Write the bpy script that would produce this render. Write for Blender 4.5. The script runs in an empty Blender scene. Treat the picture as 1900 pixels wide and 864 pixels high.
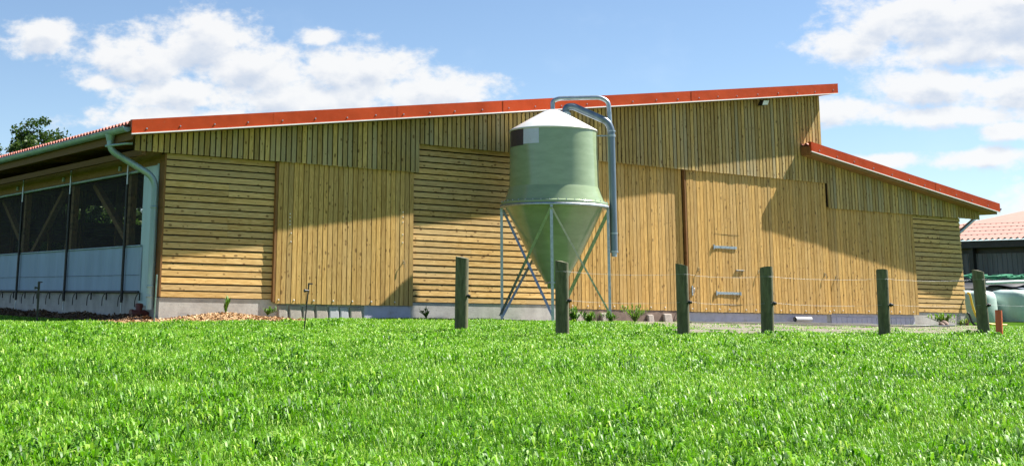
import bpy, bmesh, math, random
import numpy as np
from mathutils import Vector, Matrix, Quaternion
random.seed(7)
rng = np.random.default_rng(11)
R = math.radians
scene = bpy.context.scene
COL = scene.collection

# ------------------------------------------------------------------ helpers
class MB:
    """collects boxes, tubes and sheets into one mesh"""
    def __init__(self):
        self.v = []; self.f = []; self.smooth = []
    def add(self, verts, faces, smooth=False):
        o = len(self.v)
        self.v += [tuple(p) for p in verts]
        self.f += [tuple(i + o for i in fc) for fc in faces]
        self.smooth += [smooth] * len(faces)
        return self
    def box(self, x0, x1, y0, y1, z0, z1):
        v = [(x0,y0,z0),(x1,y0,z0),(x1,y1,z0),(x0,y1,z0),(x0,y0,z1),(x1,y0,z1),(x1,y1,z1),(x0,y1,z1)]
        return self.add(v, [(0,3,2,1),(4,5,6,7),(0,1,5,4),(1,2,6,5),(2,3,7,6),(3,0,4,7)])
    def hexa(self, v):
        return self.add(v, [(0,3,2,1),(4,5,6,7),(0,1,5,4),(1,2,6,5),(2,3,7,6),(3,0,4,7)])
    def beam(self, a, b, w, d, up=(0,0,1)):
        a = Vector(a); b = Vector(b); t = (b-a).normalized(); u = Vector(up)
        if abs(t.dot(u)) > .98: u = Vector((0,1,0))
        s = t.cross(u).normalized(); n = s.cross(t).normalized()
        q = []
        for p in (a, b):
            q += [p - s*w/2 - n*d/2, p + s*w/2 - n*d/2, p + s*w/2 + n*d/2, p - s*w/2 + n*d/2]
        return self.hexa(q)
    def tube(self, pts, r, n=10, cap=True):
        pts = [Vector(p) for p in pts]; m = len(pts)
        rs = r if isinstance(r, (list, tuple)) else [r]*m
        ref = None; rings = []
        for i, p in enumerate(pts):
            t = (pts[min(i+1,m-1)] - pts[max(i-1,0)]).normalized()
            if ref is None:
                ref = t.orthogonal().normalized()
            s = (ref - t*ref.dot(t)).normalized(); ref = s
            w = t.cross(s)
            rings.append([p + (s*math.cos(k*2*math.pi/n) + w*math.sin(k*2*math.pi/n))*rs[i] for k in range(n)])
        v = [q for rg in rings for q in rg]
        f = [(i*n+k, i*n+(k+1)%n, (i+1)*n+(k+1)%n, (i+1)*n+k) for i in range(m-1) for k in range(n)]
        self.add(v, f, True)
        if cap:
            self.add(rings[0], [tuple(reversed(range(n)))]); self.add(rings[-1], [tuple(range(n))])
        return self
    def lathe(self, prof, n=64, cx=0, cy=0, a0=0, a1=2*math.pi, capb=False, capt=False):
        full = abs(a1-a0-2*math.pi) < 1e-6
        k = n if full else n+1
        v = [(cx + r*math.cos(a0+(a1-a0)*j/n), cy + r*math.sin(a0+(a1-a0)*j/n), z) for r, z in prof for j in range(k)]
        f = []
        for i in range(len(prof)-1):
            for j in range(n):
                j2 = (j+1) % k
                f.append((i*k+j, i*k+j2, (i+1)*k+j2, (i+1)*k+j))
        self.add(v, f, True)
        if capb: self.add(v[:k], [tuple(reversed(range(k)))])
        if capt: self.add(v[-k:], [tuple(range(k))])
        return self
    def build(self, name, mat, parent=None, off=(0,0,0), bevel=0):
        me = bpy.data.meshes.new(name)
        ox, oy, oz = off
        me.from_pydata([(x-ox, y-oy, z-oz) for x, y, z in self.v], [], self.f)
        me.polygons.foreach_set('use_smooth', self.smooth)
        me.materials.append(mat); me.update()
        ob = bpy.data.objects.new(name, me); COL.objects.link(ob)
        if parent is not None: ob.parent = parent
        else: ob.location = off
        if bevel:
            b = ob.modifiers.new('edge', 'BEVEL'); b.width = bevel; b.segments = 2; b.limit_method = 'ANGLE'
        return ob

def tag(o, label=None, cat=None, group=None, kind=None):
    if label: o['label'] = label
    if cat: o['category'] = cat
    if group: o['group'] = group
    if kind: o['kind'] = kind
    return o
def empty(name, loc=(0,0,0), rz=0):
    o = bpy.data.objects.new(name, None); o.empty_display_size = .2
    o.location = loc; o.rotation_euler = (0,0,rz); COL.objects.link(o); return o
def curve(ctrl, per=8):
    """Catmull-Rom through the control points"""
    P = [Vector(c) for c in ctrl]; P = [P[0]*2-P[1]] + P + [P[-1]*2-P[-2]]; out = []
    for i in range(1, len(P)-2):
        a, b, c, d = P[i-1], P[i], P[i+1], P[i+2]
        for k in range(per):
            t = k/per
            out.append(.5*((2*b) + (c-a)*t + (2*a-5*b+4*c-d)*t*t + (3*b-a-3*c+d)*t**3))
    out.append(P[-2]); return out
def bend(ctrl, rad=.15, per=6):
    """polyline with rounded corners"""
    P = [Vector(c) for c in ctrl]; out = [P[0]]
    for i in range(1, len(P)-1):
        a = (P[i-1]-P[i]); b = (P[i+1]-P[i])
        r = min(rad, a.length*.45, b.length*.45)
        s = P[i] + a.normalized()*r; e = P[i] + b.normalized()*r
        for k in range(per+1):
            t = k/per; out.append(s*(1-t)**2 + P[i]*2*t*(1-t) + e*t*t)
    out.append(P[-1]); return out

# ------------------------------------------------------------------ materials
class NT:
    def __init__(self, tree): self.t = tree; self.n = tree.nodes; self.l = tree.links
    def node(self, typ, **kw):
        x = self.n.new(typ)
        for k, v in kw.items(): setattr(x, k, v)
        return x
    def link(self, a, b): self.l.new(a, b)
    def _in(self, sock, v):
        if hasattr(v, 'links') or isinstance(v, bpy.types.NodeSocket): self.l.new(v, sock)
        else: sock.default_value = v
    def math(self, op, a, b=None, c=None, clamp=False):
        x = self.n.new('ShaderNodeMath'); x.operation = op; x.use_clamp = clamp
        for i, q in enumerate((a, b, c)):
            if q is not None: self._in(x.inputs[i], q)
        return x.outputs[0]
    def vmath(self, op, a, b=None, out=0):
        x = self.n.new('ShaderNodeVectorMath'); x.operation = op
        self._in(x.inputs[0], a)
        if b is not None: self._in(x.inputs[1], b)
        return x.outputs[out]
    def mix(self, fac, a, b, mode='MIX'):
        x = self.n.new('ShaderNodeMix'); x.data_type = 'RGBA'; x.blend_type = mode
        self._in(x.inputs[0], fac)
        for s, q in ((x.inputs[6], a), (x.inputs[7], b)):
            if isinstance(q, tuple) and len(q) == 3: q = q + (1,)
            self._in(s, q)
        return x.outputs[2]
    def noise(self, vec, scale, detail=3, rough=.55, dim='3D'):
        x = self.n.new('ShaderNodeTexNoise'); x.noise_dimensions = dim
        x.inputs['Scale'].default_value = scale; x.inputs['Detail'].default_value = detail
        x.inputs['Roughness'].default_value = rough
        if vec is not None: self.l.new(vec, x.inputs['Vector'])
        return x.outputs['Fac']
    def step(self, v, a, b, lo=0., hi=1., smooth=True):
        x = self.n.new('ShaderNodeMapRange'); x.interpolation_type = 'SMOOTHSTEP' if smooth else 'LINEAR'
        x.clamp = True if not smooth else x.clamp
        self._in(x.inputs[0], v)
        for i, q in ((1,a),(2,b),(3,lo),(4,hi)): x.inputs[i].default_value = q
        return x.outputs[0]

def new_mat(name):
    m = bpy.data.materials.new(name); m.use_nodes = True
    t = NT(m.node_tree); p = m.node_tree.nodes['Principled BSDF']
    return m, t, p
def set_bump(t, p, h, strength=.3, dist=.01):
    b = t.node('ShaderNodeBump'); b.inputs['Strength'].default_value = strength; b.inputs['Distance'].default_value = dist
    t.link(h, b.inputs['Height']); t.link(b.outputs[0], p.inputs['Normal'])

def plain(name, col, rough=.6, metal=0, var=.25, scale=3, bump=0, spec=.5, streak=False, dirt=None):
    """a base colour broken up by two scales of noise"""
    m, t, p = new_mat(name)
    co = t.node('ShaderNodeTexCoord').outputs['Object']
    v = co
    if streak:
        mp = t.node('ShaderNodeMapping'); mp.inputs['Scale'].default_value = (1,1,.12); t.link(co, mp.inputs[0]); v = mp.outputs[0]
    n1 = t.noise(v, scale, 5, .6); n2 = t.noise(v, scale*9, 3, .6)
    f = t.math('ADD', t.math('MULTIPLY', n1, .7), t.math('MULTIPLY', n2, .3))
    f = t.step(f, .3, .7)
    a = tuple(c*(1-var) for c in col); b = tuple(min(1,c*(1+var)) for c in col)
    c = t.mix(f, a, b)
    if dirt:
        d = t.step(t.noise(v, scale*.8+.7, 6, .7), .52, .72)
        c = t.mix(t.math('MULTIPLY', d, .7), c, dirt)
    t.link(c, p.inputs['Base Color'])
    p.inputs['Roughness'].default_value = rough; p.inputs['Metallic'].default_value = metal
    p.inputs['Specular IOR Level'].default_value = spec
    if bump: set_bump(t, p, n2, bump, .01)
    return m

def wood(name, along, light, dark, knot=(.15,.075,.022), grey=.25, spread=.5, knots=1.0):
    """boards: each island its own tone, grain along the board, knots; along = 'X','Y' or 'Z'"""
    m, t, p = new_mat(name)
    co = t.node('ShaderNodeTexCoord').outputs['Object']
    rnd = t.node('ShaderNodeNewGeometry').outputs['Random Per Island']
    sep = t.node('ShaderNodeSeparateXYZ'); t.link(co, sep.inputs[0])
    X, Y, Z = sep.outputs
    if along == 'Z': ac, al, th = X, Z, Y
    elif along == 'X': ac, al, th = Z, X, Y
    else: ac, al, th = Z, Y, X
    off = t.math('MULTIPLY', rnd, 91.7)
    cv = t.node('ShaderNodeCombineXYZ')
    t.link(t.math('MULTIPLY_ADD', ac, 26, off), cv.inputs[0]); t.link(t.math('MULTIPLY_ADD', al, 1.5, off), cv.inputs[1]); t.link(t.math('MULTIPLY', th, 26), cv.inputs[2])
    # growth rings wander along the board
    wob = t.noise(cv.outputs[0], .55, 2)
    grain = t.noise(cv.outputs[0], 1.6, 5, .65)
    rings = t.math('FRACT', t.math('MULTIPLY', wob, 9.0))
    rings = t.math('ABSOLUTE', t.math('SUBTRACT', rings, .5))
    g = t.math('ADD', t.math('MULTIPLY', grain, .75), t.math('MULTIPLY', rings, .5))
    c = t.mix(t.step(g, .3, .75), dark, light)
    # board tone
    r2 = t.math('FRACT', t.math('MULTIPLY', rnd, 17.3)); r3 = t.math('FRACT', t.math('MULTIPLY', rnd, 41.9))
    tone = t.step(r2, 0, 1, 1-spread*.5, 1+spread*.35, False)
    tc = t.node('ShaderNodeCombineColor'); 
    for i in range(3): t.link(tone, tc.inputs[i])
    c = t.mix(1.0, c, tc.outputs[0], 'MULTIPLY')
    gm = t.math('MULTIPLY', t.step(r3, .45, 1.0), grey)
    sl = t.step(t.noise(co, .45, 3), .45, .75)
    gm = t.math('ADD', gm, t.math('MULTIPLY', sl, grey*.6), clamp=True)
    c = t.mix(gm, c, (.36,.32,.21))
    # knots
    kv = t.node('ShaderNodeCombineXYZ')
    t.link(t.math('MULTIPLY_ADD', ac, 9.0, off), kv.inputs[0]); t.link(t.math('MULTIPLY_ADD', al, 5.2, off), kv.inputs[1])
    kw = t.noise(kv.outputs[0], 3.0, 2)
    vo = t.node('ShaderNodeTexVoronoi'); vo.voronoi_dimensions = '2D'; vo.inputs['Scale'].default_value = 1.0
    t.link(kv.outputs[0], vo.inputs['Vector'])
    vs = t.node('ShaderNodeSeparateColor'); t.link(vo.outputs['Color'], vs.inputs[0])
    kz = t.node('ShaderNodeCombineXYZ'); t.link(t.math('MULTIPLY', off, .37), kz.inputs[0]); t.link(t.math('MULTIPLY', al, .9), kz.inputs[1])
    size = t.math('MULTIPLY', t.step(vs.outputs[0], .35, 1, 0, .26, False), t.step(t.noise(kz.outputs[0], 1.0, 2), .40, .62, .25, 1.15))
    dist = t.math('ADD', vo.outputs['Distance'], t.math('MULTIPLY', t.math('SUBTRACT', kw, .5), .18))
    kf = t.math('SUBTRACT', 1.0, t.step(t.math('SUBTRACT', dist, size), -.1, .06))
    kf = t.math('MULTIPLY', kf, t.step(vs.outputs[0], .35, .5))
    c = t.mix(t.math('MULTIPLY', kf, .78), c, knot)
    t.link(c, p.inputs['Base Color']); p.inputs['Roughness'].default_value = .75
    p.inputs['Specular IOR Level'].default_value = .25
    set_bump(t, p, g, .25, .004)
    return m

M = {}
M['plank'] = wood('plank_wood', 'X', (.79,.52,.205), (.50,.29,.085), grey=.25, spread=.36, knots=1.4)
M['door'] = wood('door_wood', 'Z', (.71,.445,.145), (.45,.255,.068), grey=.14, spread=.42)
M['gable'] = wood('gable_wood', 'Z', (.62,.43,.155), (.38,.245,.075), grey=.50, spread=.66, knots=1.15)
M['dark_wood'] = plain('backing_wood', (.022,.014,.008), .9, var=.3)
M['beam'] = wood('beam_wood', 'Y', (.36,.21,.075), (.24,.13,.04), grey=0, spread=.3)
M['post_int'] = wood('interior_post_wood', 'Z', (.50,.31,.13), (.34,.20,.08), grey=.1, spread=.3)
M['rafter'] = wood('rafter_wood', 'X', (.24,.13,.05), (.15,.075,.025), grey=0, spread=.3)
M['soffit'] = wood('soffit_wood', 'Y', (.36,.21,.085), (.25,.14,.05), grey=.05, spread=.3)
M['edge_wood'] = wood('edge_wood', 'Z', (.30,.15,.05), (.2,.09,.03), grey=.05, spread=.2)
M['white'] = plain('white_metal', (.8,.8,.78), .45, var=.05)
M['galv'] = plain('galvanised_steel', (.42,.46,.50), .42, metal=.75, var=.25, scale=14)
M['galv_pipe'] = plain('galvanised_pipe', (.36,.41,.46), .4, metal=.8, var=.2, scale=9)
M['zinc'] = plain('weathered_zinc', (.30,.40,.42), .5, metal=.45, var=.18, scale=4, streak=True)
M['sheet'] = plain('pale_sheet_metal', (.36,.50,.53), .5, metal=.25, var=.12, scale=3, streak=True)
M['black'] = plain('black_plastic', (.018,.018,.02), .5, var=.3)
M['steel_dark'] = plain('dark_steel', (.03,.03,.032), .5, metal=.3, var=.3)
M['cloth'] = plain('curtain_cloth', (.31,.41,.53), .75, var=.10, scale=2, streak=True)
M['red_plastic'] = plain('red_brown_plastic', (.11,.022,.014), .5, var=.2)
M['orange_plastic'] = plain('orange_plastic', (.62,.11,.03), .45, var=.08)
M['yellow'] = plain('yellow_hose', (.75,.5,.03), .45, var=.08)
M['grey_plastic'] = plain('grey_plastic', (.36,.36,.38), .5, var=.1)
M['lavender'] = plain('insulation_foam', (.47,.46,.56), .85, var=.10, scale=5, dirt=(.34,.30,.27))
M['stone_block'] = plain('stone_block', (.33,.285,.245), .9, var=.25, scale=6, bump=.5)
M['weathered'] = wood('weathered_plank', 'X', (.36,.34,.30), (.22,.2,.17), grey=.5, spread=.4)
M['white_wrap'] = plain('bale_wrap', (.44,.55,.50), .38, var=.10, scale=2, bump=.3)
M['tarp'] = plain('grey_tarp', (.22,.25,.28), .35, var=.45, scale=2, bump=.3)
M['tarp_black'] = plain('black_tarp', (.02,.02,.022), .4, var=.3)
M['net'] = plain('green_net', (.02,.22,.11), .8, var=.3)
M['chips'] = None

def concrete():
    m, t, p = new_mat('concrete')
    co = t.node('ShaderNodeTexCoord').outputs['Object']
    n1 = t.noise(co, 2.2, 6, .65); n2 = t.noise(co, 30, 4, .6)
    c = t.mix(t.step(n1, .3, .7), (.36,.34,.31), (.50,.48,.44))
    c = t.mix(t.step(n2, .55, .75), c, (.3,.28,.25))
    mp = t.node('ShaderNodeMapping'); mp.inputs['Scale'].default_value = (.8,.8,9); t.link(co, mp.inputs[0])
    c = t.mix(t.math('MULTIPLY', t.step(t.noise(mp.outputs[0], 1.5, 4), .55, .7), .35), c, (.25,.23,.20))
    t.link(c, p.inputs['Base Color']); p.inputs['Roughness'].default_value = .9
    set_bump(t, p, n2, .3, .01); return m
M['concrete'] = concrete()

def fascia_mat():
    m, t, p = new_mat('red_sheet_metal')
    co = t.node('ShaderNodeTexCoord').outputs['Object']
    n = t.noise(co, 1.1, 4, .6); n2 = t.noise(co, 14, 3)
    c = t.mix(t.step(n, .3, .7), (.42,.050,.010), (.50,.064,.014))
    c = t.mix(t.math('MULTIPLY', t.step(n2, .58, .75), .2), c, (.40,.16,.10))
    t.link(c, p.inputs['Base Color']); p.inputs['Roughness'].default_value = .5; p.inputs['Specular IOR Level'].default_value = .12
    set_bump(t, p, t.noise(co, 1.6, 2), .5, .03); return m
M['fascia'] = fascia_mat()
M['roof'] = plain('red_corrugated_sheet', (.46,.16,.12), .7, var=.2, scale=3)
M['roof_far'] = plain('pale_red_roof', (.31,.155,.12), .8, var=.10, scale=1.2)
M['wall_far'] = plain('dark_board_wall', (.12,.125,.14), .85, var=.35, scale=1.2, streak=True)

def tank_mat():
    m, t, p = new_mat('green_fibreglass')
    co = t.node('ShaderNodeTexCoord').outputs['Object']
    mp = t.node('ShaderNodeMapping'); mp.inputs['Scale'].default_value = (1,1,3.5); t.link(co, mp.inputs[0])
    n = t.noise(mp.outputs[0], 2.0, 5, .6); n2 = t.noise(mp.outputs[0], 22, 3, .6)
    c = t.mix(t.step(n, .3, .7), (.25,.325,.185), (.30,.38,.23))
    c = t.mix(t.math('MULTIPLY', t.step(n2, .45, .7), .25), c, (.24,.30,.19))
    ms = t.node('ShaderNodeMapping'); ms.inputs['Scale'].default_value = (9,9,.5); t.link(co, ms.inputs[0])
    st = t.step(t.noise(ms.outputs[0], 1.2, 4), .56, .74)
    c = t.mix(t.math('MULTIPLY', st, .28), c, (.30,.31,.22))
    t.link(c, p.inputs['Base Color']); p.inputs['Roughness'].default_value = .22
    p.inputs['Specular IOR Level'].default_value = .55
    p.inputs['Coat Weight'].default_value = .3; p.inputs['Coat Roughness'].default_value = .12
    set_bump(t, p, n, .12, .02); return m
M['tank'] = tank_mat()
M['lid'] = plain('white_fibreglass', (.70,.70,.66), .3, var=.06, scale=4, dirt=(.62,.62,.56))

def pole_mat():
    m, t, p = new_mat('tanalised_post_wood')
    co = t.node('ShaderNodeTexCoord').outputs['Object']
    mp = t.node('ShaderNodeMapping'); mp.inputs['Scale'].default_value = (14,14,1.2); t.link(co, mp.inputs[0])
    n = t.noise(mp.outputs[0], 1.5, 5, .65); n2 = t.noise(co, 5, 3)
    c = t.mix(t.step(n, .3, .7), (.075,.072,.040), (.165,.155,.092))
    c = t.mix(t.math('MULTIPLY', t.step(n2, .5, .75), .5), c, (.17,.14,.08))
    t.link(c, p.inputs['Base Color']); p.inputs['Roughness'].default_value = .85
    set_bump(t, p, n, .6, .01); return m
M['pole'] = pole_mat()

def mesh_net():
    m, t, p = new_mat('dark_windbreak_mesh')
    p.inputs['Base Color'].default_value = (.02,.018,.017,1); p.inputs['Roughness'].default_value = .8
    tr = t.node('ShaderNodeBsdfTransparent'); mx = t.node('ShaderNodeMixShader')
    co = t.node('ShaderNodeTexCoord').outputs['Object']
    mp = t.node('ShaderNodeMapping'); mp.inputs['Scale'].default_value = (1,.15,1); t.link(co, mp.inputs[0])
    w = t.noise(mp.outputs[0], 9, 2)
    f = t.step(w, .3, .7, .40, .54)
    t.link(f, mx.inputs[0]); t.link(tr.outputs[0], mx.inputs[1]); t.link(p.outputs[0], mx.inputs[2])
    out = m.node_tree.nodes['Material Output']; t.link(mx.outputs[0], out.inputs[0]); return m
M['mesh'] = mesh_net()

def leaf_mat(name, dark, mid, light, gloss=.35, trans=.4, rough=.35, attr='tone'):
    m, t, p = new_mat(name)
    a = t.node('ShaderNodeAttribute'); a.attribute_name = attr; f = a.outputs['Fac']
    c = t.mix(t.step(f, 0, .5), dark, mid); c = t.mix(t.step(f, .5, 1), c, light)
    t.link(c, p.inputs['Base Color']); p.inputs['Roughness'].default_value = rough
    p.inputs['Specular IOR Level'].default_value = gloss
    tl = t.node('ShaderNodeBsdfTranslucent'); t.link(t.mix(.5, c, (.35,.55,.05), 'MIX'), tl.inputs[0])
    tl2 = t.mix(1.0, c, (1.0,1.15,.45), 'MULTIPLY'); t.link(tl2, tl.inputs[0])
    mx = t.node('ShaderNodeMixShader'); mx.inputs[0].default_value = trans
    t.link(p.outputs[0], mx.inputs[1]); t.link(tl.outputs[0], mx.inputs[2])
    t.link(mx.outputs[0], m.node_tree.nodes['Material Output'].inputs[0]); return m
M['grass'] = leaf_mat('grass_blades', (.030,.115,.004), (.150,.355,.012), (.40,.55,.12), .26, .32, .46)
M['weed'] = leaf_mat('weed_leaves', (.045,.11,.015), (.11,.23,.03), (.24,.32,.06), .3, .35, .5)
M['tree'] = leaf_mat('tree_leaves', (.022,.050,.010), (.050,.095,.016), (.10,.15,.03), .3, .3, .5)
M['chips'] = leaf_mat('wood_chip', (.10,.06,.035), (.42,.26,.13), (.64,.47,.28), .2, 0, .8)
M['bark'] = plain('bark', (.07,.055,.04), .9, var=.4, scale=5, bump=.6)

def ground_mat():
    m, t, p = new_mat('meadow_soil')
    co = t.node('ShaderNodeTexCoord').outputs['Object']
    n = t.noise(co, .35, 6, .65); n2 = t.noise(co, 7, 5, .7)
    c = t.mix(t.step(n2, .35, .65), (.022,.060,.006), (.05,.125,.010))
    c = t.mix(t.math('MULTIPLY', t.step(n, .45, .7), .4), c, (.11,.13,.035))
    t.link(c, p.inputs['Base Color']); p.inputs['Roughness'].default_value = .95
    p.inputs['Specular IOR Level'].default_value = 0
    set_bump(t, p, n2, .6, .05); return m
def gravel_mat():
    m, t, p = new_mat('dusty_gravel')
    co = t.node('ShaderNodeTexCoord').outputs['Object']
    n = t.noise(co, 1.2, 6, .65); n2 = t.noise(co, 28, 4, .7)
    c = t.mix(t.step(n2, .35, .68), (.13,.11,.085), (.33,.295,.245))
    c = t.mix(t.math('MULTIPLY', t.step(n, .48, .66), .6), c, (.12,.13,.05))
    t.link(c, p.inputs['Base Color']); p.inputs['Roughness'].default_value = .95
    p.inputs['Specular IOR Level'].default_value = .15
    set_bump(t, p, n2, .7, .03); return m

# ------------------------------------------------------------------ ground
CAM = Vector((-12.414, -28.335, -.052))
FH = Vector((.5205, .8538))             # horizontal view direction
def smooth(a, b, x):
    t = np.clip((x-a)/(b-a), 0, 1); return t*t*(3-2*t)
def gz(x, y):
    """height of the ground"""
    x = np.asarray(x, float); y = np.asarray(y, float)
    s = (x-CAM.x)*FH.x + (y-CAM.y)*FH.y
    base = -.40 - .19*(1-smooth(-5, 7, x))*smooth(11, 24, s)*(1-.35*smooth(6, 14, y)) + .12*smooth(30, 42, x)
    dip = .31*np.clip((21-s)/16, 0, 1.2)**1.25
    bumps = .018*np.sin(x*1.3+y*.7)*np.sin(y*1.1-x*.35) + .012*np.sin(x*2.9-y*2.3)
    far = smooth(0, 8, np.abs(y+14)-16)*0
    near_wall = smooth(-2.2, -.6, y)*smooth(-3, -1, x)*(1-smooth(29, 31, x))
    return base - dip + bumps*(1-near_wall)
def gzf(x, y): return float(gz(x, y))

def sheet_grid(xs, ys, zfun):
    X, Y = np.meshgrid(xs, ys, indexing='ij'); Z = zfun(X, Y)
    V = np.stack([X, Y, Z], -1).reshape(-1, 3); ny = len(ys)
    F = [(i*ny+j, (i+1)*ny+j, (i+1)*ny+j+1, i*ny+j+1) for i in range(len(xs)-1) for j in range(ny-1)]
    return V, F
xs = np.concatenate([[-900,-400,-150,-80,-45], np.arange(-30, 34, .8), [36,40,46,60,90,160,400,900]])
ys = np.concatenate([[-900,-300,-100,-60,-40], np.arange(-32, 10, .8), [12,16,20,30,45,70,120,300,900]])
V, F = sheet_grid(xs, ys, gz)
g = MB(); g.add(V, F, True)
ground = g.build('ground', ground_mat()); tag(ground, kind='structure')

def dirt(x, y):
    """1 on the dusty ground between the fence line and the right half of the barn"""
    x = np.asarray(x, float); y = np.asarray(y, float)
    wob = .30*np.sin(x*1.9+y*.6)+.16*np.sin(x*4.3-y*2.9)
    a = y + wob > -12.3 - .22*(x-5)
    b_ = np.where(y < -2.4, x + wob > 4.3 + (y+11.9)*.705, x + wob*.5 > 10.2)
    c = x + wob*1.5 < 9.6 + (y+13.9)*1.475
    return a & b_ & c & (y < .05)
xs2 = np.arange(3.0, 31.0, .2); ys2 = np.arange(-17.0, .3, .2)
GX, GY = np.meshgrid(xs2, ys2, indexing='ij'); DM = dirt(GX, GY)
ii, jj = np.nonzero(DM[:-1,:-1] & DM[1:,1:] & DM[1:,:-1] & DM[:-1,1:]); ny2 = len(ys2)
V = np.stack([GX, GY, gz(GX, GY)+.007+.006*np.sin(GX*6)*np.sin(GY*5)], -1).reshape(-1,3)
F = [(i*ny2+j, (i+1)*ny2+j, (i+1)*ny2+j+1, i*ny2+j+1) for i, j in zip(ii.tolist(), jj.tolist())]
used = sorted({q for f in F for q in f}); remap = {q: k for k, q in enumerate(used)}
g = MB(); g.add(V[used], [tuple(remap[q] for q in f) for f in F], True)
gravel = g.build('gravel_strip', gravel_mat()); tag(gravel, kind='structure')

# ------------------------------------------------------------------ grass
def blades_mesh(name, P, yaw, h, w, lean, tone, mat, broad=None):
    """one bent blade (quad + tip) per row of P, all in one mesh"""
    n = len(P)
    dx, dy = np.cos(yaw), np.sin(yaw); sx, sy = -dy, dx
    V = np.zeros((n, 5, 3), np.float32)
    m = .5 if broad is None else broad
    wb = np.where(m > .5, .35, 1.0) if not np.isscalar(m) else 1.0
    m = np.broadcast_to(m, (n,))
    V[:,0] = P; V[:,1] = P
    for k, s in ((0,-1),(1,1)):
        V[:,k,0] += s*sx*w*.5*wb; V[:,k,1] += s*sy*w*.5*wb
    hm = h*.62; lm = lean*.35*h
    wm = w*np.where(m > .5, 1.0, .85)
    for k, s in ((2,1),(3,-1)):
        V[:,k,0] = P[:,0] + dx*lm + s*sx*wm*.5; V[:,k,1] = P[:,1] + dy*lm + s*sy*wm*.5
        V[:,k,2] = P[:,2] + hm*np.sqrt(np.maximum(0, 1-(lean*.45)**2))
    lt = lean*h
    V[:,4,0] = P[:,0] + dx*lt; V[:,4,1] = P[:,1] + dy*lt
    V[:,4,2] = P[:,2] + h*np.sqrt(np.maximum(.02, 1-np.minimum(lean,.98)**2))
    me = bpy.data.meshes.new(name)
    me.vertices.add(n*5); me.vertices.foreach_set('co', V.reshape(-1))
    idx = np.arange(n, dtype=np.int32)[:,None]*5
    L = np.concatenate([idx+np.array([[0,1,2,3]]), idx+np.array([[3,2,4]])], 1).astype(np.int32).reshape(-1)
    me.loops.add(n*7); me.loops.foreach_set('vertex_index', L)
    me.polygons.add(n*2)
    ls = (np.arange(n, dtype=np.int32)[:,None]*7 + np.array([[0,4]])).astype(np.int32).reshape(-1)
    me.polygons.foreach_set('loop_start', ls)
    me.update(calc_edges=True); me.validate()
    at = me.attributes.new('tone', 'FLOAT', 'POINT'); at.data.foreach_set('value', np.repeat(tone, 5).astype(np.float32))
    me.materials.append(mat)
    ob = bpy.data.objects.new(name, me); COL.objects.link(ob); return ob

def patch(x, y):
    return (np.sin(x*.9+1.3*np.sin(y*.6))*np.sin(y*.8+1.1*np.sin(x*.5)) + .6*np.sin(x*2.3+y*1.9)*np.sin(y*2.7-x*1.1))
def grass_points(n, s0, s1, gamma):
    """points in the field of grass, thinner with distance"""
    u = rng.random(n); k = 2-gamma
    s = (s0**k + u*(s1**k - s0**k))**(1/k)
    lat = (rng.random(n)*2-1)
    off = np.where(lat < 0, lat*(.34*s+1.6), lat*(.56*s+1.6))
    x = CAM.x + FH.x*s + FH.y*off; y = CAM.y + FH.y*s - FH.x*off
    ok = np.where(x < -1.25, y < 40, np.where(x < 30.2, y < -.4, y < 60))
    dm = dirt(x, y); ok &= (~dm) | ((rng.random(n) < .30) & (np.sin(x*2.1+y)*np.sin(y*1.7-x*.8) > .15))
    ok &= ~((x > -1.3) & (x < 3.2) & (y > -1.5 + .35*np.sin(x*2)))
    return x[ok], y[ok], s[ok]
# lush tufts: taller, darker, broad leaved
TX, TY, TS = grass_points(900, 4.6, 30, 1.5)
TR = .10+.25*rng.random(len(TX))**2
def tuft(x, y):
    out = np.zeros(len(x)); cell = {}
    for i in range(len(TX)):
        for gx in range(int((TX[i]-.4)//.8), int((TX[i]+.4)//.8)+1):
            for gy in range(int((TY[i]-.4)//.8), int((TY[i]+.4)//.8)+1): cell.setdefault((gx, gy), []).append(i)
    gx = np.floor(x/.8).astype(int); gy = np.floor(y/.8).astype(int); key = gx*100000+gy
    order = np.argsort(key, kind='stable'); ks, st = np.unique(key[order], return_index=True); st = np.append(st, len(x))
    for q in range(len(ks)):
        idx = order[st[q]:st[q+1]]; k = (int(gx[idx[0]]), int(gy[idx[0]]))
        for i in cell.get(k, ()):
            out[idx] = np.maximum(out[idx], np.clip(1-((x[idx]-TX[i])**2+(y[idx]-TY[i])**2)/TR[i]**2, 0, 1))
    return out
x, y, s = grass_points(760000, 4.6, 46, 1.55)
n = len(x); pt = patch(x, y); tf = tuft(x, y)
h = (.022 + .034*rng.random(n)**1.2 + .010*pt + .040*tf)*np.clip(.85+s*.010, .9, 1.2); h = np.clip(h, .016, .12)
w = (.0020+.0024*rng.random(n))*np.clip(s/7.5, 1, 4)
lean = np.clip(.38+.60*rng.random(n)**.6, 0, .985)
tone = np.clip(.45 + .10*pt - .26*tf + .22*rng.standard_normal(n) + (rng.random(n) > .86)*.5, 0, 1)
yaw = rng.random(n)*6.283
P = np.stack([x, y, gz(x, y)-.004], -1)
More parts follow.
